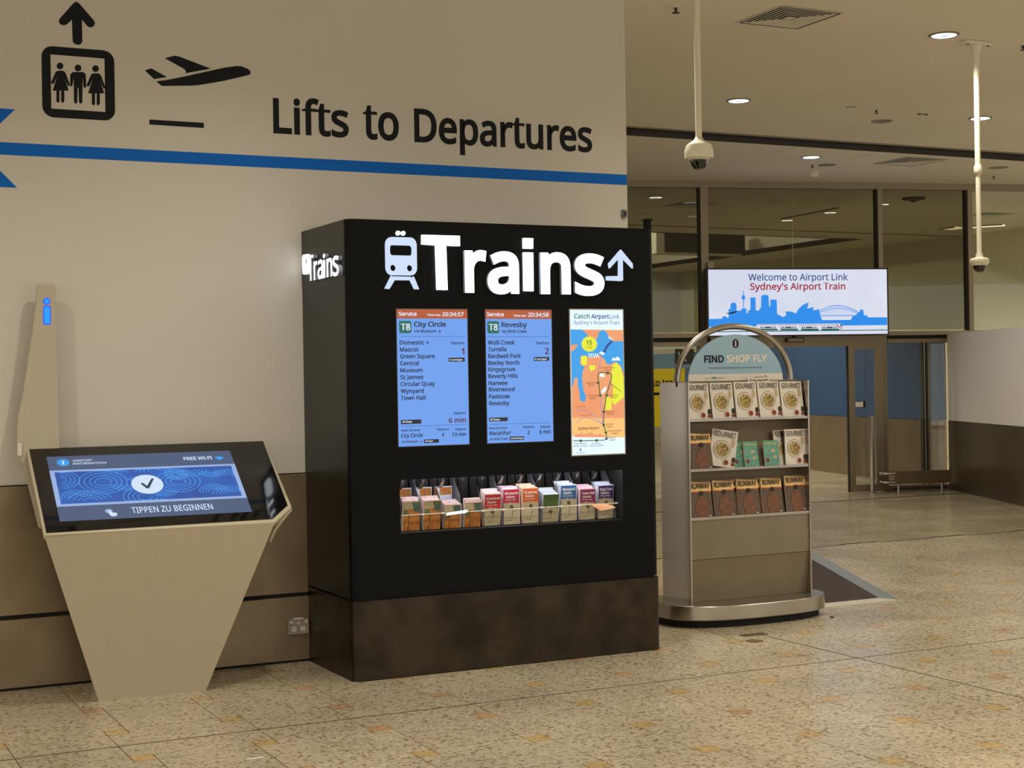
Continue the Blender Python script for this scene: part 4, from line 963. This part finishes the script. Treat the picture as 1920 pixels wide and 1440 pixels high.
# sliding door leaf
dr = thing('door_1', '', '', tuple(glF.p(.25, 0))); dr['kind'] = 'structure'; del dr['category']; del dr['label']
dd0, dd1 = .10, .145
A1, A2, A3, A4 = gx(1583.5, 780), gx(1594.5, 780), gx(1634, 780), gx(1648, 780)
for a, b, c, d in ((A1, A2, .01, 1.86), (A3, A4, .01, 1.86)): gbox('door_stile', a, b, c, d, dd0, dd1, M['alu'], dr)
gbox('door_rail', A2, A3, .01, .10, dd0, dd1, M['alu'], dr); gbox('door_rail', A2, A3, 1.82, 1.86, dd0, dd1, M['alu'], dr)
gbox('door_edge', A1-.012, A1, .01, 1.86, dd0, dd1, M['gap'], dr)
gbox('glass_pane', A2, A3, .10, 1.82, .118, .126, M['g2'], dr)
u, v = glF.uv(1596, 763); u2, v2 = glF.uv(1613, 753)
gbox('door_sticker', u-.01, u2+.01, v-.008, v2+.008, .1265, .1275, M['navy'], dr); gbox('door_handle', u, u2-.02, v, v2, .1275, .129, M['offw'], dr)
# sensor over the door
ds = thing('door_sensor', 'slim dark motion sensor under the lit welcome sign', 'sensor', tuple(glF.p(gx(1490, 637), 1.93, .2)))
u, v = glF.uv(1473, 641.5, .15); u2, v2 = glF.uv(1505, 633, .15)
gbox('sensor_body', u, u2, v, v2, .14, .20, M['aludk'], ds); gbox('sensor_face', u+.015, u2-.015, v+.01, v2-.012, .20, .203, M['alu'], ds)
gbox('sensor_mount', (u+u2)/2-.02, (u+u2)/2+.02, v2, v2+.03, .14, .18, M['aludk'], ds)
# welcome sign
we = thing('welcome_sign', 'wide lit welcome sign with blue harbour skyline above the doors', 'lit sign', tuple(glF.p(-.6, 2.0, .2)))
sF = Fr(glF.p(0, 0, .26), glF.u, glF.v, glF.n)
q = [sF.uv(*a) for a in ((1328.3, 505.6), (1663, 505), (1663.6, 626), (1329.2, 629))]
x0, x1 = (q[0][0]+q[3][0])/2, (q[1][0]+q[2][0])/2; z1, z0 = (q[0][1]+q[1][1])/2, (q[2][1]+q[3][1])/2
MB().obox(sF.p(x0-.02, z0-.012, -.10), sF.u*(x1-x0+.04), sF.v*(z1-z0+.03), sF.n*.099).make('sign_case', M['aludk'], we)
sw = mat('sign_white', (206, 212, 232), emit=1.0, noise=(.9, (222, 226, 240), .8)); sb = mat('sign_blue', (24, 138, 232), emit=1.0); sr = mat('sign_red', (164, 28, 48), emit=.9); sn = mat('sign_navy', (36, 72, 132), emit=.9); sgn = mat('sign_green', (0, 96, 88), emit=.9); sdk = mat('sign_dark', (20, 36, 72), emit=.6)
face = poly('sign_face', sF, [(x0, z0), (x1, z0), (x1, z1), (x0, z1)], sw, we, t=.002)
cs = lambda x, y: (1310+x/5.189, 490+y/5.189)
def SP(pts, m, d=.0025, name='sign_print', par=None): return polyP(name, sF, [cs(*q) for q in pts], m, face, d=d, t=.001)
SP([(97, 640), (97, 562), (228, 558), (232, 536), (272, 536), (276, 550), (290, 548), (290, 465), (308, 462), (308, 425), (320, 405), (342, 400), (362, 410), (368, 430), (368, 482), (414, 478), (416, 460), (462, 458), (466, 508), (478, 505), (480, 480), (503, 470), (503, 352), (552, 352), (554, 475), (580, 482), (606, 450), (608, 345), (622, 327), (668, 327), (680, 345), (684, 440), (695, 440), (696, 372), (758, 373), (762, 512), (820, 543), (845, 530), (852, 512), (840, 488), (900, 488), (945, 508), (970, 465), (1010, 425), (1070, 400), (1055, 462), (1090, 450), (1122, 446), (1108, 478), (1150, 470), (1170, 465), (1180, 520), (1200, 572), (1480, 570), (1495, 535), (1525, 530), (1545, 498), (1565, 494), (1570, 470), (1600, 470), (1606, 524), (1640, 526), (1642, 545), (1833, 545), (1833, 620)], sb, name='skyline_print')
SP([(432, 285), (438, 285), (440, 325), (452, 345), (450, 368), (440, 375), (440, 460), (432, 460), (432, 375), (420, 368), (418, 345), (432, 325)], sb, name='tower_print')
b = MB()
def BR(p, q_, w_=5):
    b.prism([sF.p(*sF.uv(*cs(*k)), .003) for k in strip([p, q_], w_)], sF.n*.001)
prev = None
for i in range(19):
    t_ = i/18; x = 1160+385*t_; yt = 500-72*math.sin(pi*(.05+.9*t_)); yb = 512-52*math.sin(pi*(.05+.9*t_))
    if prev: BR(prev[0], (x, yt)); BR(prev[1], (x, yb), 4); BR(prev[0], (x, yb), 2.5)
    if 0 < i < 18: BR((x, yt), (x, 530), 2.2)
    prev = ((x, yt), (x, yb))
BR((1165, 530), (1540, 528), 7)
b.make('bridge_print', sb, face)
SP([(560, 640), (565, 612), (1385, 605), (1398, 668), (590, 672)], sw, .0036, 'train_print'); 
for k in range(4):
    xs = 590+k*200; SP([(xs+5, 655), (xs+175, 655), (xs+175, 672), (xs+5, 672)], sgn, .0048, 'train_print'); 
    for a, c in ((10, 22), (30, 42), (52, 110), (118, 130), (142, 154)): SP([(xs+a, 637), (xs+c, 636), (xs+c, 650), (xs+a, 650)], sdk, .0048, 'train_window_print')
    SP([(xs-20, 618), (xs+165, 616), (xs+165, 620), (xs-20, 622)], sr, .0048, 'train_print')
SP([(1335, 620), (1390, 665), (1398, 665), (1350, 620)], sr, .005, 'train_print'); SP([(1372, 612), (1384, 610), (1394, 645), (1384, 640)], sdk, .005, 'train_window_print')
SP([(97, 682), (1835, 664), (1835, 672), (97, 690)], sgn, .0044, 'rail_line_print')
SP([(97, 640), (560, 635), (560, 681), (97, 684)], sw, .0034); SP([(1390, 628), (1835, 620), (1835, 660), (1395, 668)], sw, .0034)
SP([(255, 506), (300, 500), (340, 488), (382, 482), (360, 500), (330, 510), (290, 512)], sdk, .004, 'plane_print')
def TS(s, x0_, yb, x1_, yt, m, **k): textP(s, sF, *cs(x0_, yb), cs(x1_, 0)[0], cs(0, yt)[1], m, face, d=.005, **k)
TS('Welcome to Airport Link', 482, 187, 1450, 122, sn, bold=.010, res=3); TS("Sydney's Airport Train", 500, 277, 1426, 212, sr, bold=.018, res=3)
# round boss above the sign's left corner
pp = glF.uv(1327, 498)
o = poly('alarm_bell', glF, circ(pp[0], pp[1], .045, .045, 20), M['alu'], None, d=.07, t=.05); tag(o, 'small round grey boss on the frame by the upper left corner of the welcome sign', 'alarm')
# posters on the left low glazing
yp = thing('yellow_sign', 'yellow sign reading to train behind the magazine stand', 'sign', tuple(glF.p(gx(1250), .9, .02)))
ygz = lambda a: [glF.uv(*q) for q in a]
ul, ur = gx(1200, 700), gx(1283, 700)
poly('sign_board', glF, [(ul, gz(1250, 800)), (ur, gz(1250, 800)), (ur, gz(1250, 691)), (ul, gz(1250, 692))], M['yellow'], yp, d=.01, t=.01)
textP('to train', glF, 1222, 724, 1274, 711, M['decal'], yp, d=.022, bold=.02)
poly('arrow_bar', glF, [(ul+.1, gz(1225, 741)), (gx(1235), gz(1225, 741)), (gx(1235), gz(1225, 736)), (ul+.1, gz(1225, 736))], M['decal'], yp, d=.0205, t=.001)
bb = poly('pale_blue_board', glF, [(ul, gz(1250, 691)), (gx(1310), gz(1250, 691)), (gx(1310), gz(1250, 664)), (ul, gz(1250, 664))], M['palebl'], None, d=.01, t=.008)
tag(bb, 'pale blue strip above the yellow sign on the far glazing', 'sign')
wc = thing('wheelchair_sign', 'dark square sign with a pale wheelchair symbol beside the yellow sign', 'sign', tuple(glF.p(gx(1283), gz(1283, 680), .03)))
poly('sign_board', glF, [glF.uv(*q) for q in ((1265, 682), (1300, 682), (1300, 655), (1265, 655))], M['aludk'], wc, d=.02, t=.008)
multi('wheelchair_symbol', glF, [([glF.uv(*q) for q in strip([(1271, 659), (1273, 669), (1281, 669), (1285, 678)], 1.6)], 0)], [M['ivory']], wc, d=.0285, t=.001)
polyP('wheelchair_symbol', glF, strip(circ(1277, 673, 6, 6, 14, 1.2, 4.8), 1.3), M['ivory'], wc, d=.0285, t=.001)
# pole in front of the door and the low barrier
pb = glF.at(1636, 922, .25); pb.z = 0
st = thing('steel_post', 'short round stainless post in front of the sliding door', 'post', tuple(pb))
MB().lathe([(.030, 0), (.030, .96), (.024, .975)], pb, 20).make('post_tube', M['ss'], st, smooth=True)
MB().lathe([(.045, 0), (.045, .012), (.032, .016)], pb, 20).make('post_flange', M['ss'], st)
lb = thing('low_barrier', 'low brown metal barrier with tube ends against the far right wall', 'barrier', tuple(glF.p(gx(1720), 0, .3)))
dB = .34
bu0, bv1 = glF.uv(1681, 884, dB); bu1, bv0 = glF.uv(1784, 908, dB); bv0 = glF.uv(1681, 908, dB)[1]
gbox('barrier_panel', bu0, bu1, bv0, bv1, dB-.05, dB, M['steel'], lb)
ru = glF.uv(1658, 890, dB)[0]
for vv in (bv1-.03, bv0+.02):
    MB().tube([glF.p(bu0+.05, vv, dB-.02), glF.p(ru+.05, vv, dB-.02), glF.p(ru+.01, vv, dB-.04), glF.p(ru, vv, dB-.09), glF.p(ru+.01, vv, dB-.14), glF.p(bu0+.05, vv, dB-.16)], .02, 10).make('barrier_tube', M['ss'], lb, smooth=True)
for uu in (bu0+.035, bu1-.12): MB().tube([glF.p(uu, 0, dB-.02), glF.p(uu, bv0+.02, dB-.02)], .018, 10).make('barrier_leg', M['ss'], lb)
MB().tube([glF.p(bu0+.02, .045, dB-.09), glF.p(bu1, .045, dB-.09)], .012, 8).make('barrier_tube', M['aludk'], lb)

# right partition (low wall, white above steel) and its blue continuation beyond the doors
c0, c1 = floor_pt(1790, 920), floor_pt(1920, 950); dR = (c1-c0).normalized(); nR = Vector((dR.y, -dR.x, 0)); nR = nR if nR.x < 0 else -nR
rw = thing('wall_right', '', '', tuple(c0)); rw['kind'] = 'structure'; del rw['category']; del rw['label']
q0 = c0-dR*.22
MB().obox(q0, dR*9, Vector((0, 0, .885)), -nR*.12).make('steel_panel', mat('dark_bronze_steel', (96, 82, 62), .36, .8, noise=(3, (80, 68, 52), .8)), rw)
MB().obox(q0+Vector((0, 0, .89)), dR*9, Vector((0, 0, 1.11)), -nR*.12).make('white_panel', mat('partition_white', (228, 222, 214), .5), rw)
MB().obox(q0+Vector((0, 0, .883))-nR*.005, dR*9, Vector((0, 0, .01)), -nR*.11).make('panel_gap', M['gap'], rw)
MB().obox(q0+Vector((0, 0, .60))+nR*.001, dR*9, Vector((0, 0, .004)), -nR*.002).make('panel_gap', M['aludk'], rw)
fa, fb = Vector((14.00, 15.60, 0)), Vector((16.3, 25.6, 0))
dF_ = (fb-fa).normalized(); nF = Vector((-dF_.y, dF_.x, 0))
fw = thing('wall_blue', '', '', tuple(fa)); fw['kind'] = 'structure'; del fw['category']; del fw['label']
MB().obox(fa, dF_*11, Vector((0, 0, .87)), -nF*.12).make('steel_panel', M['steel'], fw)
MB().obox(fa+Vector((0, 0, .875)), dF_*11, Vector((0, 0, 1.10)), -nF*.12).make('blue_panel', M['bluewall'], fw)
for k in (2.1, 4.9, 7.7): MB().obox(fa+dF_*k+nF*.001, dF_*.008, Vector((0, 0, 1.97)), -nF*.004).make('panel_gap', M['aludk'], fw)

# room behind the glass: far walls, lower ceiling, white bulkhead with grille
xb, yh0, yfar, xs = 17.95, 21.95, 30.0, 19.25      # void edge, near edge of the void, far wall, side wall
br = thing('wall_far', '', '', (xb, 24, 0)); br['kind'] = 'structure'; del br['category']; del br['label']
box('void_upstand', xb, xb+.12, yh0-.3, yfar, CZ2+.001, CZ2+.30, M['wall'], br)
box('void_upper_wall', xb+.05, xb+.15, yh0-.3, yfar, CZ2+.30, 6.4, M['wall'], br)  # wall above the upstand, in the same plain wall paint
box('void_side_wall', 8.9, 9.0, yh0-.3, yfar, CZ2, 6.4, M['wall'], br)
box('void_near_wall', 9.0, xb, yh0-.1, yh0, CZ2, 6.4, M['wall'], br)
box('void_ceiling', 9.0, xb+.1, yh0-.1, yfar, 6.4, 6.5, M['ceil'], br)
box('far_wall_panel', -9, 26, yfar, yfar+.2, 0, 6.4, M['wall'], br)
box('side_wall_panel', xs, xs+.2, 15.5, yfar, 0, CZ2, mat('cream_yellow_wall', (206, 200, 160), .6), br)
box('low_ceiling', xb, 24, yh0, yfar, CZ2, CZ2+.1, M['ceil'], br)
box('low_ceiling', -9, 9.0, yh0, yfar, CZ2, CZ2+.1, M['ceil'], br)
box('ceiling_slot', 9.5, xs, 20.88, 20.95, CZ2-.004, CZ2-.001, M['dark'], br)
a_, b_ = floor_pt(1463, 410, CZ2), floor_pt(1568, 389, CZ2); d_ = (b_-a_); nn = Vector((-d_.y, d_.x, 0)).normalized()*.07
MB().prism([a_, b_, b_+nn, a_+nn], (0, 0, -.004)).make('ceiling_slot', M['dark'], br)
gF = Fr((0, 25.2, 0), (1, 0, 0), (0, 0, 1), (0, -1, 0))
g0, g1 = gF.uv(1231, 475), gF.uv(1391, 436)
gr = thing('air_grille', 'long dark air grille box in the white ceiling void behind the glass', 'air grille', tuple(gF.p((g0[0]+g1[0])/2, g0[1], 0)))
MB().box(g0[0], g1[0], 25.2, 25.5, g0[1], g1[1]).make('grille_box', M['ceil'], gr)
gm = gF.uv(1239, 0)[0]; gk = gF.uv(1388, 0)[0]
MB().box(gm, gk, 25.17, 25.2, g0[1]+.03, g1[1]-.03).make('grille_opening', M['dark'], gr)
for k in range(6):
    zz = g0[1]+.05+(g1[1]-g0[1]-.10)*k/5
    MB().box(gm, gk, 25.15, 25.175, zz-.004, zz+.004).make('grille_slat', M['dark'], gr)

# ------------------------------------------------------------------ ceiling fittings
def downlight(p, label, on=True, r=.092, power=LAMP_POWER, lens=None):
    t = thing('downlight', label, 'ceiling light', tuple(p), 'recessed ceiling downlights')
    MB().lathe([(r*1.22, 0), (r*1.22, -.006), (r*1.04, -.008), (r, -.002), (r*.98, 0)], p, 28).make('trim_ring', M['alu'], t, smooth=True)
    MB().lathe([(r*.99, -.0085), (r*.55, -.0095), (r*.2, -.010)], p, 28).make('lens', lens or (M['lamp'] if on else M['lampoff']), t)
    MB().lathe([(r*.4, -.0102), (r*.32, -.0125)], p, 20).make('lamp_cap', M['whitedim'] if on else M['alu'], t)
    if on and power: spot(p, power)
    return t
def spot(p, power, size=140, col=LAMP):
    l = bpy.data.lights.new('downlight_or_fill_beam', 'SPOT'); l.energy = power*4; l.color = col; l.spot_size = math.radians(size); l.spot_blend = .9; l.shadow_soft_size = .09
    o = bpy.data.objects.new('downlight_or_fill_beam', l); C.objects.link(o); o.location = (p[0], p[1], p[2]-.03)  # serves the downlights and the added fill spots alike
nm = ['lit ceiling downlight nearest to the square air diffuser, on its right', 'lit downlight left of the white hanging camera pole below the diffuser', 'lit downlight partly hidden behind the white right hand pole']
for (px, py, z), lab in (((1770, 65, CZ), 'lit ceiling downlight beside the bracket of the right hand camera pole'), ((1385, 188, CZ), 'lit downlight between the hanging dome camera pole and the dark ceiling groove'), ((1838, 221, CZ), 'lit downlight partly hidden behind the right hand camera pole'), ((1521, 294, CZ2), 'lit downlight beyond the dark ceiling groove above the welcome sign')):
    downlight(floor_pt(px, py, z), lab)
downlight(floor_pt(1872, 314, CZ2), 'unlit downlight beyond the groove at the far right', on=False)
downlight(floor_pt(1550, 309, CZ2), 'unlit round fitting just beyond the downlight above the welcome sign', on=False, r=.085)
for (px, py), lab in (((1229.5, 369.5), 'downlight seen through the leftmost glass pane'), ((1476, 412.5), 'lower left of two downlights seen through the middle glass panes'), ((1557, 398), 'upper right of two downlights seen through the middle glass panes'), ((1655, 382.5), 'downlight seen through the glass beside the right mullion')):
    downlight(floor_pt(px, py, CZ2), lab, power=30, lens=mat('lamp_lens_far', (255, 246, 226), emit=3))
# the same lamps carry on over the part of the hall outside the picture
for x in (-.5, 2.3, 5.1, 7.95, 10.8):
    for y in (5.9, 3.1, .3):
        spot((x, y, CZ), LAMP_POWER)
for p in ((5.1, 8.68, CZ), (13.6, 11.4, CZ), (13.4, 8.7, CZ)): spot(p, LAMP_POWER)
for p, e_ in (((11, 17.5, CZ2), 60), ((13, 19.5, CZ2), 80), ((17, 19.8, CZ2), 80), ((17.2, 23.5, CZ2), 40), ((15.5, 17.3, CZ2), 55), ((18.2, 17.5, CZ2), 40)): spot(p, e_)  # unseen fill spots added to brighten the room behind the glass
l_ = bpy.data.lights.new('void_fill_light', 'POINT'); l_.energy = 450; l_.color = LAMP; l_.shadow_soft_size = .2  # unseen point light added to brighten the white ceiling void
lo2 = bpy.data.objects.new('void_fill_light', l_); C.objects.link(lo2); lo2.location = (12.8, 26.5, 5.6)
# unseen spots added at the right so their bounce brightens the ceiling
for p in ((16.5, 12, CZ2), (16.5, 8.5, CZ), (19.5, 13.5, CZ2), (13.6, 5.9, CZ), (13.6, 3.1, CZ)): spot(p, 70)
t = thing('ceiling_detector', 'small dark round detector seen through the pane right of the welcome sign', 'detector', tuple(floor_pt(1713, 371, CZ2)))
c = floor_pt(1713, 371, CZ2); MB().lathe([(.16, 0), (.16, -.02), (.12, -.03)], c, 24).make('detector_base', M['dark'], t); MB().lathe([(.05, -.03), (.03, -.06)], c, 16).make('detector_eye', M['aludk'], t)
# linear lights behind the glass at the right
for k, (a, b_) in enumerate((((1762, 429), (1790, 425)), ((1803, 424.5), (1880, 420)))):
    p, q_ = floor_pt(*a, CZ2), floor_pt(*b_, CZ2); 
    t = thing('linear_light', ('short', 'long')[k]+' glowing strip light seen through the right glass pane', 'ceiling light', tuple(p), 'strip lights behind the glass')
    d_ = (q_-p); nn = Vector((-d_.y, d_.x, 0)).normalized()*.28
    MB().prism([p, q_, q_+nn, p+nn], (0, 0, -.012)).make('light_panel', mat('strip_glow', (250, 232, 180), emit=1.4), t)
    MB().prism([p-nn*.1, q_-nn*.1, q_, p], (0, 0, -.02)).make('light_frame', M['alu'], t)

def diffuser(c, s, label, n=6, rot=0):
    t = thing('air_diffuser', label, 'air diffuser', c, 'square ceiling air diffusers')
    for k in range(n):
        a = s/2*(1-.14*k) if k else s/2; b = MB(); dz = 0
        for sx, sy in ((1, 0), (-1, 0), (0, 1), (0, -1)):
            w_ = s*(.03 if k == 0 else (.055 if sx+sy > 0 else .018)); bq = a-w_
            if sx: v4 = [(sx*a, -a, 0), (sx*a, a, 0), (sx*bq, bq, dz), (sx*bq, -bq, dz)]
            else: v4 = [(-a, sy*a, 0), (a, sy*a, 0), (bq, sy*bq, dz), (-bq, sy*bq, dz)]
            b.prism([(c[0]+x, c[1]+y, c[2]-.0035+z) for x, y, z in v4], (0, 0, -.001))
        b.make('outer_frame' if k == 0 else 'diffuser_blade', M['ivory'] if k == 0 else M['ceil'], t)
    MB().box(c[0]-s*.07, c[0]+s*.07, c[1]-s*.07, c[1]+s*.07, c[2]-.0045, c[2]-.0035).make('diffuser_plate', M['ceil'], t)
    MB().box(c[0]-s*.48, c[0]+s*.48, c[1]-s*.48, c[1]+s*.48, c[2]-.003, c[2]-.0015).make('duct_opening', M['dark'], t)
    return t
p = [floor_pt(*q, CZ) for q in ((1381.7, 43), (1462.8, 9.5), (1583.5, 24.5), (1494.5, 54.6))]
cc = sum(p, Vector())/4; diffuser((cc.x, cc.y, CZ), .545, 'square ceiling air diffuser nearest the camera')
cc = floor_pt(1707, 303, CZ2); diffuser((cc.x, cc.y, CZ2), .62, 'square air diffuser beyond the dark ceiling groove')
cc = floor_pt(1292, 384, CZ2); diffuser((cc.x, cc.y, CZ2), .62, 'square air diffuser seen through the left glass pane')
cc = floor_pt(1852, 403, CZ2); diffuser((cc.x, cc.y, CZ2), .62, 'square air diffuser seen through the right glass pane')

def sprinkler(px, py, z, label, big=1):
    c = floor_pt(px, py, z); t = thing('sprinkler', label, 'sprinkler', tuple(c), 'ceiling sprinklers')
    MB().lathe([(.028*big, 0), (.028*big, -.005), (.012, -.007)], c, 14).make('rosette', M['ceil'], t)
    MB().lathe([(.010, -.005), (.010, -.028), (.007, -.030)], c, 10).make('sprinkler_head', M['aludk'], t)
    MB().lathe([(.022*big, -.038), (.022*big, -.041)], c, 12).make('deflector', M['aludk'], t)
    for s_ in (-.009, .009): MB().tube([(c.x+s_, c.y, c.z-.025), (c.x+s_*.6, c.y, c.z-.039)], .002, 6).make('frame_arm', M['aludk'], t)
sprinkler(1267, 13, CZ, 'dark sprinkler head at the top left of the ceiling', 1.2); sprinkler(1643, 205, CZ, 'small sprinkler just above the round speaker disc')
sprinkler(1918, 84, CZ, 'sprinkler cut by the right edge of the picture'); sprinkler(1523, 308, CZ2, 'tiny sprinkler below the downlight above the welcome sign'); sprinkler(1863, 329, CZ2, 'tiny sprinkler by the far right end of the ceiling')
for px, py, z, r, m, lab in ((1653, 227, CZ, .105, 'ceil', 'flat round speaker cover in the middle of the ceiling'), (1595, 201, CZ, .045, 'ivory', 'small white round disc on the ceiling left of the speaker cover')):
    c = floor_pt(px, py, z); t = thing('ceiling_disc', lab, 'ceiling fitting', tuple(c))
    MB().lathe([(r, 0), (r, -.004), (r*.93, -.008)], c, 28).make('disc_rim', M['alu'], t); MB().lathe([(r*.92, -.0082), (r*.5, -.010)], c, 28).make('disc_face', M['steel'] if m == 'ceil' else M['ivory'], t)
c = floor_pt(1730, 213, CZ); t = thing('ceiling_tag', 'tiny dark bracket strip on the ceiling right of the speaker cover', 'ceiling fitting', tuple(c))
MB().box(c.x-.06, c.x+.06, c.y-.01, c.y+.01, CZ-.008, CZ).make('strip', M['alu'], t); MB().box(c.x-.055, c.x-.03, c.y-.012, c.y+.008, CZ-.014, CZ-.008).make('clip', M['aludk'], t); MB().box(c.x+.03, c.x+.055, c.y-.012, c.y+.008, CZ-.014, CZ-.008).make('clip', M['aludk'], t)
c = floor_pt(1525, 322, CZ2); t = thing('smoke_detector', 'small cream smoke detector hanging just before the glass front', 'smoke detector', tuple(c))
MB().lathe([(.062, 0), (.062, -.03), (.055, -.035)], c, 24).make('detector_base', M['ivory'], t, smooth=True); MB().lathe([(.05, -.035), (.046, -.065), (.03, -.072)], c, 24).make('detector_head', M['ivory'], t, smooth=True)
# access hatch beyond the groove
h0, h1, h2, h3 = floor_pt(1538, 275, CZ2), floor_pt(1560, 270, CZ2), floor_pt(1637, 276, CZ2), floor_pt(1622, 280, CZ2)
hb = thing('ceiling_hatch', 'thin square outline of an access hatch just beyond the ceiling groove', 'hatch', tuple(h0))
hx0, hx1, hy0, hy1 = 10.0, 11.1, 13.32, 13.75
for a in ((hx0, hx1, hy0, hy0+.02), (hx0, hx1, hy1, hy1+.02), (hx0, hx0+.015, hy0, hy1), (hx1, hx1+.015, hy0, hy1)): box('hatch_edge', *a, CZ2-.004, CZ2, M['ivory'], hb)
box('hatch_panel', hx0+.02, hx1-.01, hy0+.025, hy1-.005, CZ2-.002, CZ2, M['ceil'], hb)

# hanging cameras
def at_depth(px, py, d): return EYE+ray(px, py)*d
a = at_depth(1310.6, 290, 9.5); b = at_depth(1308, 0, 9.5)
X_, Y_ = a.x, a.y
hc = thing('dome_camera', 'large hanging dome security camera on a long white pole, left of the ceiling', 'security camera', (X_, Y_, a.z))
zt = at_depth(1311, 262, 9.5).z
MB().tube([(X_, Y_, zt-.02), (X_, Y_, CZ)], .0205, 16).make('drop_pole', M['ivory'], hc, smooth=True)
MB().lathe([(.08, 0), (.08, -.008), (.06, -.012)], (X_, Y_, CZ), 20).make('ceiling_plate', M['ivory'], hc)
pz = lambda py: at_depth(1311, py, 9.5).z-a.z
MB().lathe([(.088, pz(297)-.0), (.090, pz(289)), (.089, pz(282)), (.078, pz(272)), (.05, pz(266)), (.03, pz(262)), (.022, pz(257))], a, 32).make('housing', M['ivory'], hc, smooth=True)
MB().lathe([(.058, pz(300)), (.074, pz(296.5)), (.074, pz(293))], a, 32).make('dome_collar', M['ivory'], hc, smooth=True)
MB().lathe([(.004, pz(319)), (.030, pz(317)), (.047, pz(311)), (.056, pz(303)), (.057, pz(298))], a, 32).make('dome', M['dome'], hc, smooth=True)
ct = floor_pt(1830, 78, CZ); dep = (ct-EYE).dot(Fw)
X_, Y_ = ct.x, ct.y
def z2(py): return at_depth(1832, py, dep).z
h2c = thing('dome_camera', 'smaller hanging dome camera on a two part white pole at the right', 'security camera', (X_, Y_, z2(510)))
b0 = MB().box(X_-.13, X_+.13, Y_-.045, Y_+.045, CZ-.03, CZ); b0.make('ceiling_bracket', M['ivory'], h2c); bevel(h2c.children[-1], .01)
for k in (-.1, 0, .1): MB().lathe([(.012, 0), (.010, -.004)], (X_+k, Y_-.02, CZ-.03), 8).make('bolt', M['aludk'], h2c)
MB().tube([(X_, Y_, CZ-.03), (X_, Y_, CZ-.09), (X_, Y_, CZ-.16)], .03, 16, rs=[.045, .026, .024]).make('pole_socket', M['ivory'], h2c, smooth=True)
MB().tube([(X_, Y_, CZ-.10), (X_, Y_, z2(316))], .0215, 16).make('upper_pole', M['ivory'], h2c, smooth=True)
MB().lathe([(.026, z2(326)), (.033, z2(323)), (.031, z2(315)), (.026, z2(309))], (X_, Y_, 0), 20).make('pole_joint', M['ivory'], h2c, smooth=True)
MB().tube([(X_, Y_, z2(325)), (X_, Y_, z2(482))], .0185, 16).make('lower_pole', M['ivory'], h2c, smooth=True)
MB().lathe([(.055, z2(498)), (.070, z2(493)), (.072, z2(487)), (.069, z2(485)), (.026, z2(482)), (.026, z2(476))], (X_, Y_, 0), 28).make('housing', M['ivory'], h2c, smooth=True)
MB().lathe([(.008, z2(511)), (.03, z2(509)), (.045, z2(503)), (.050, z2(497))], (X_, Y_, 0), 28).make('dome', M['dome'], h2c, smooth=True)
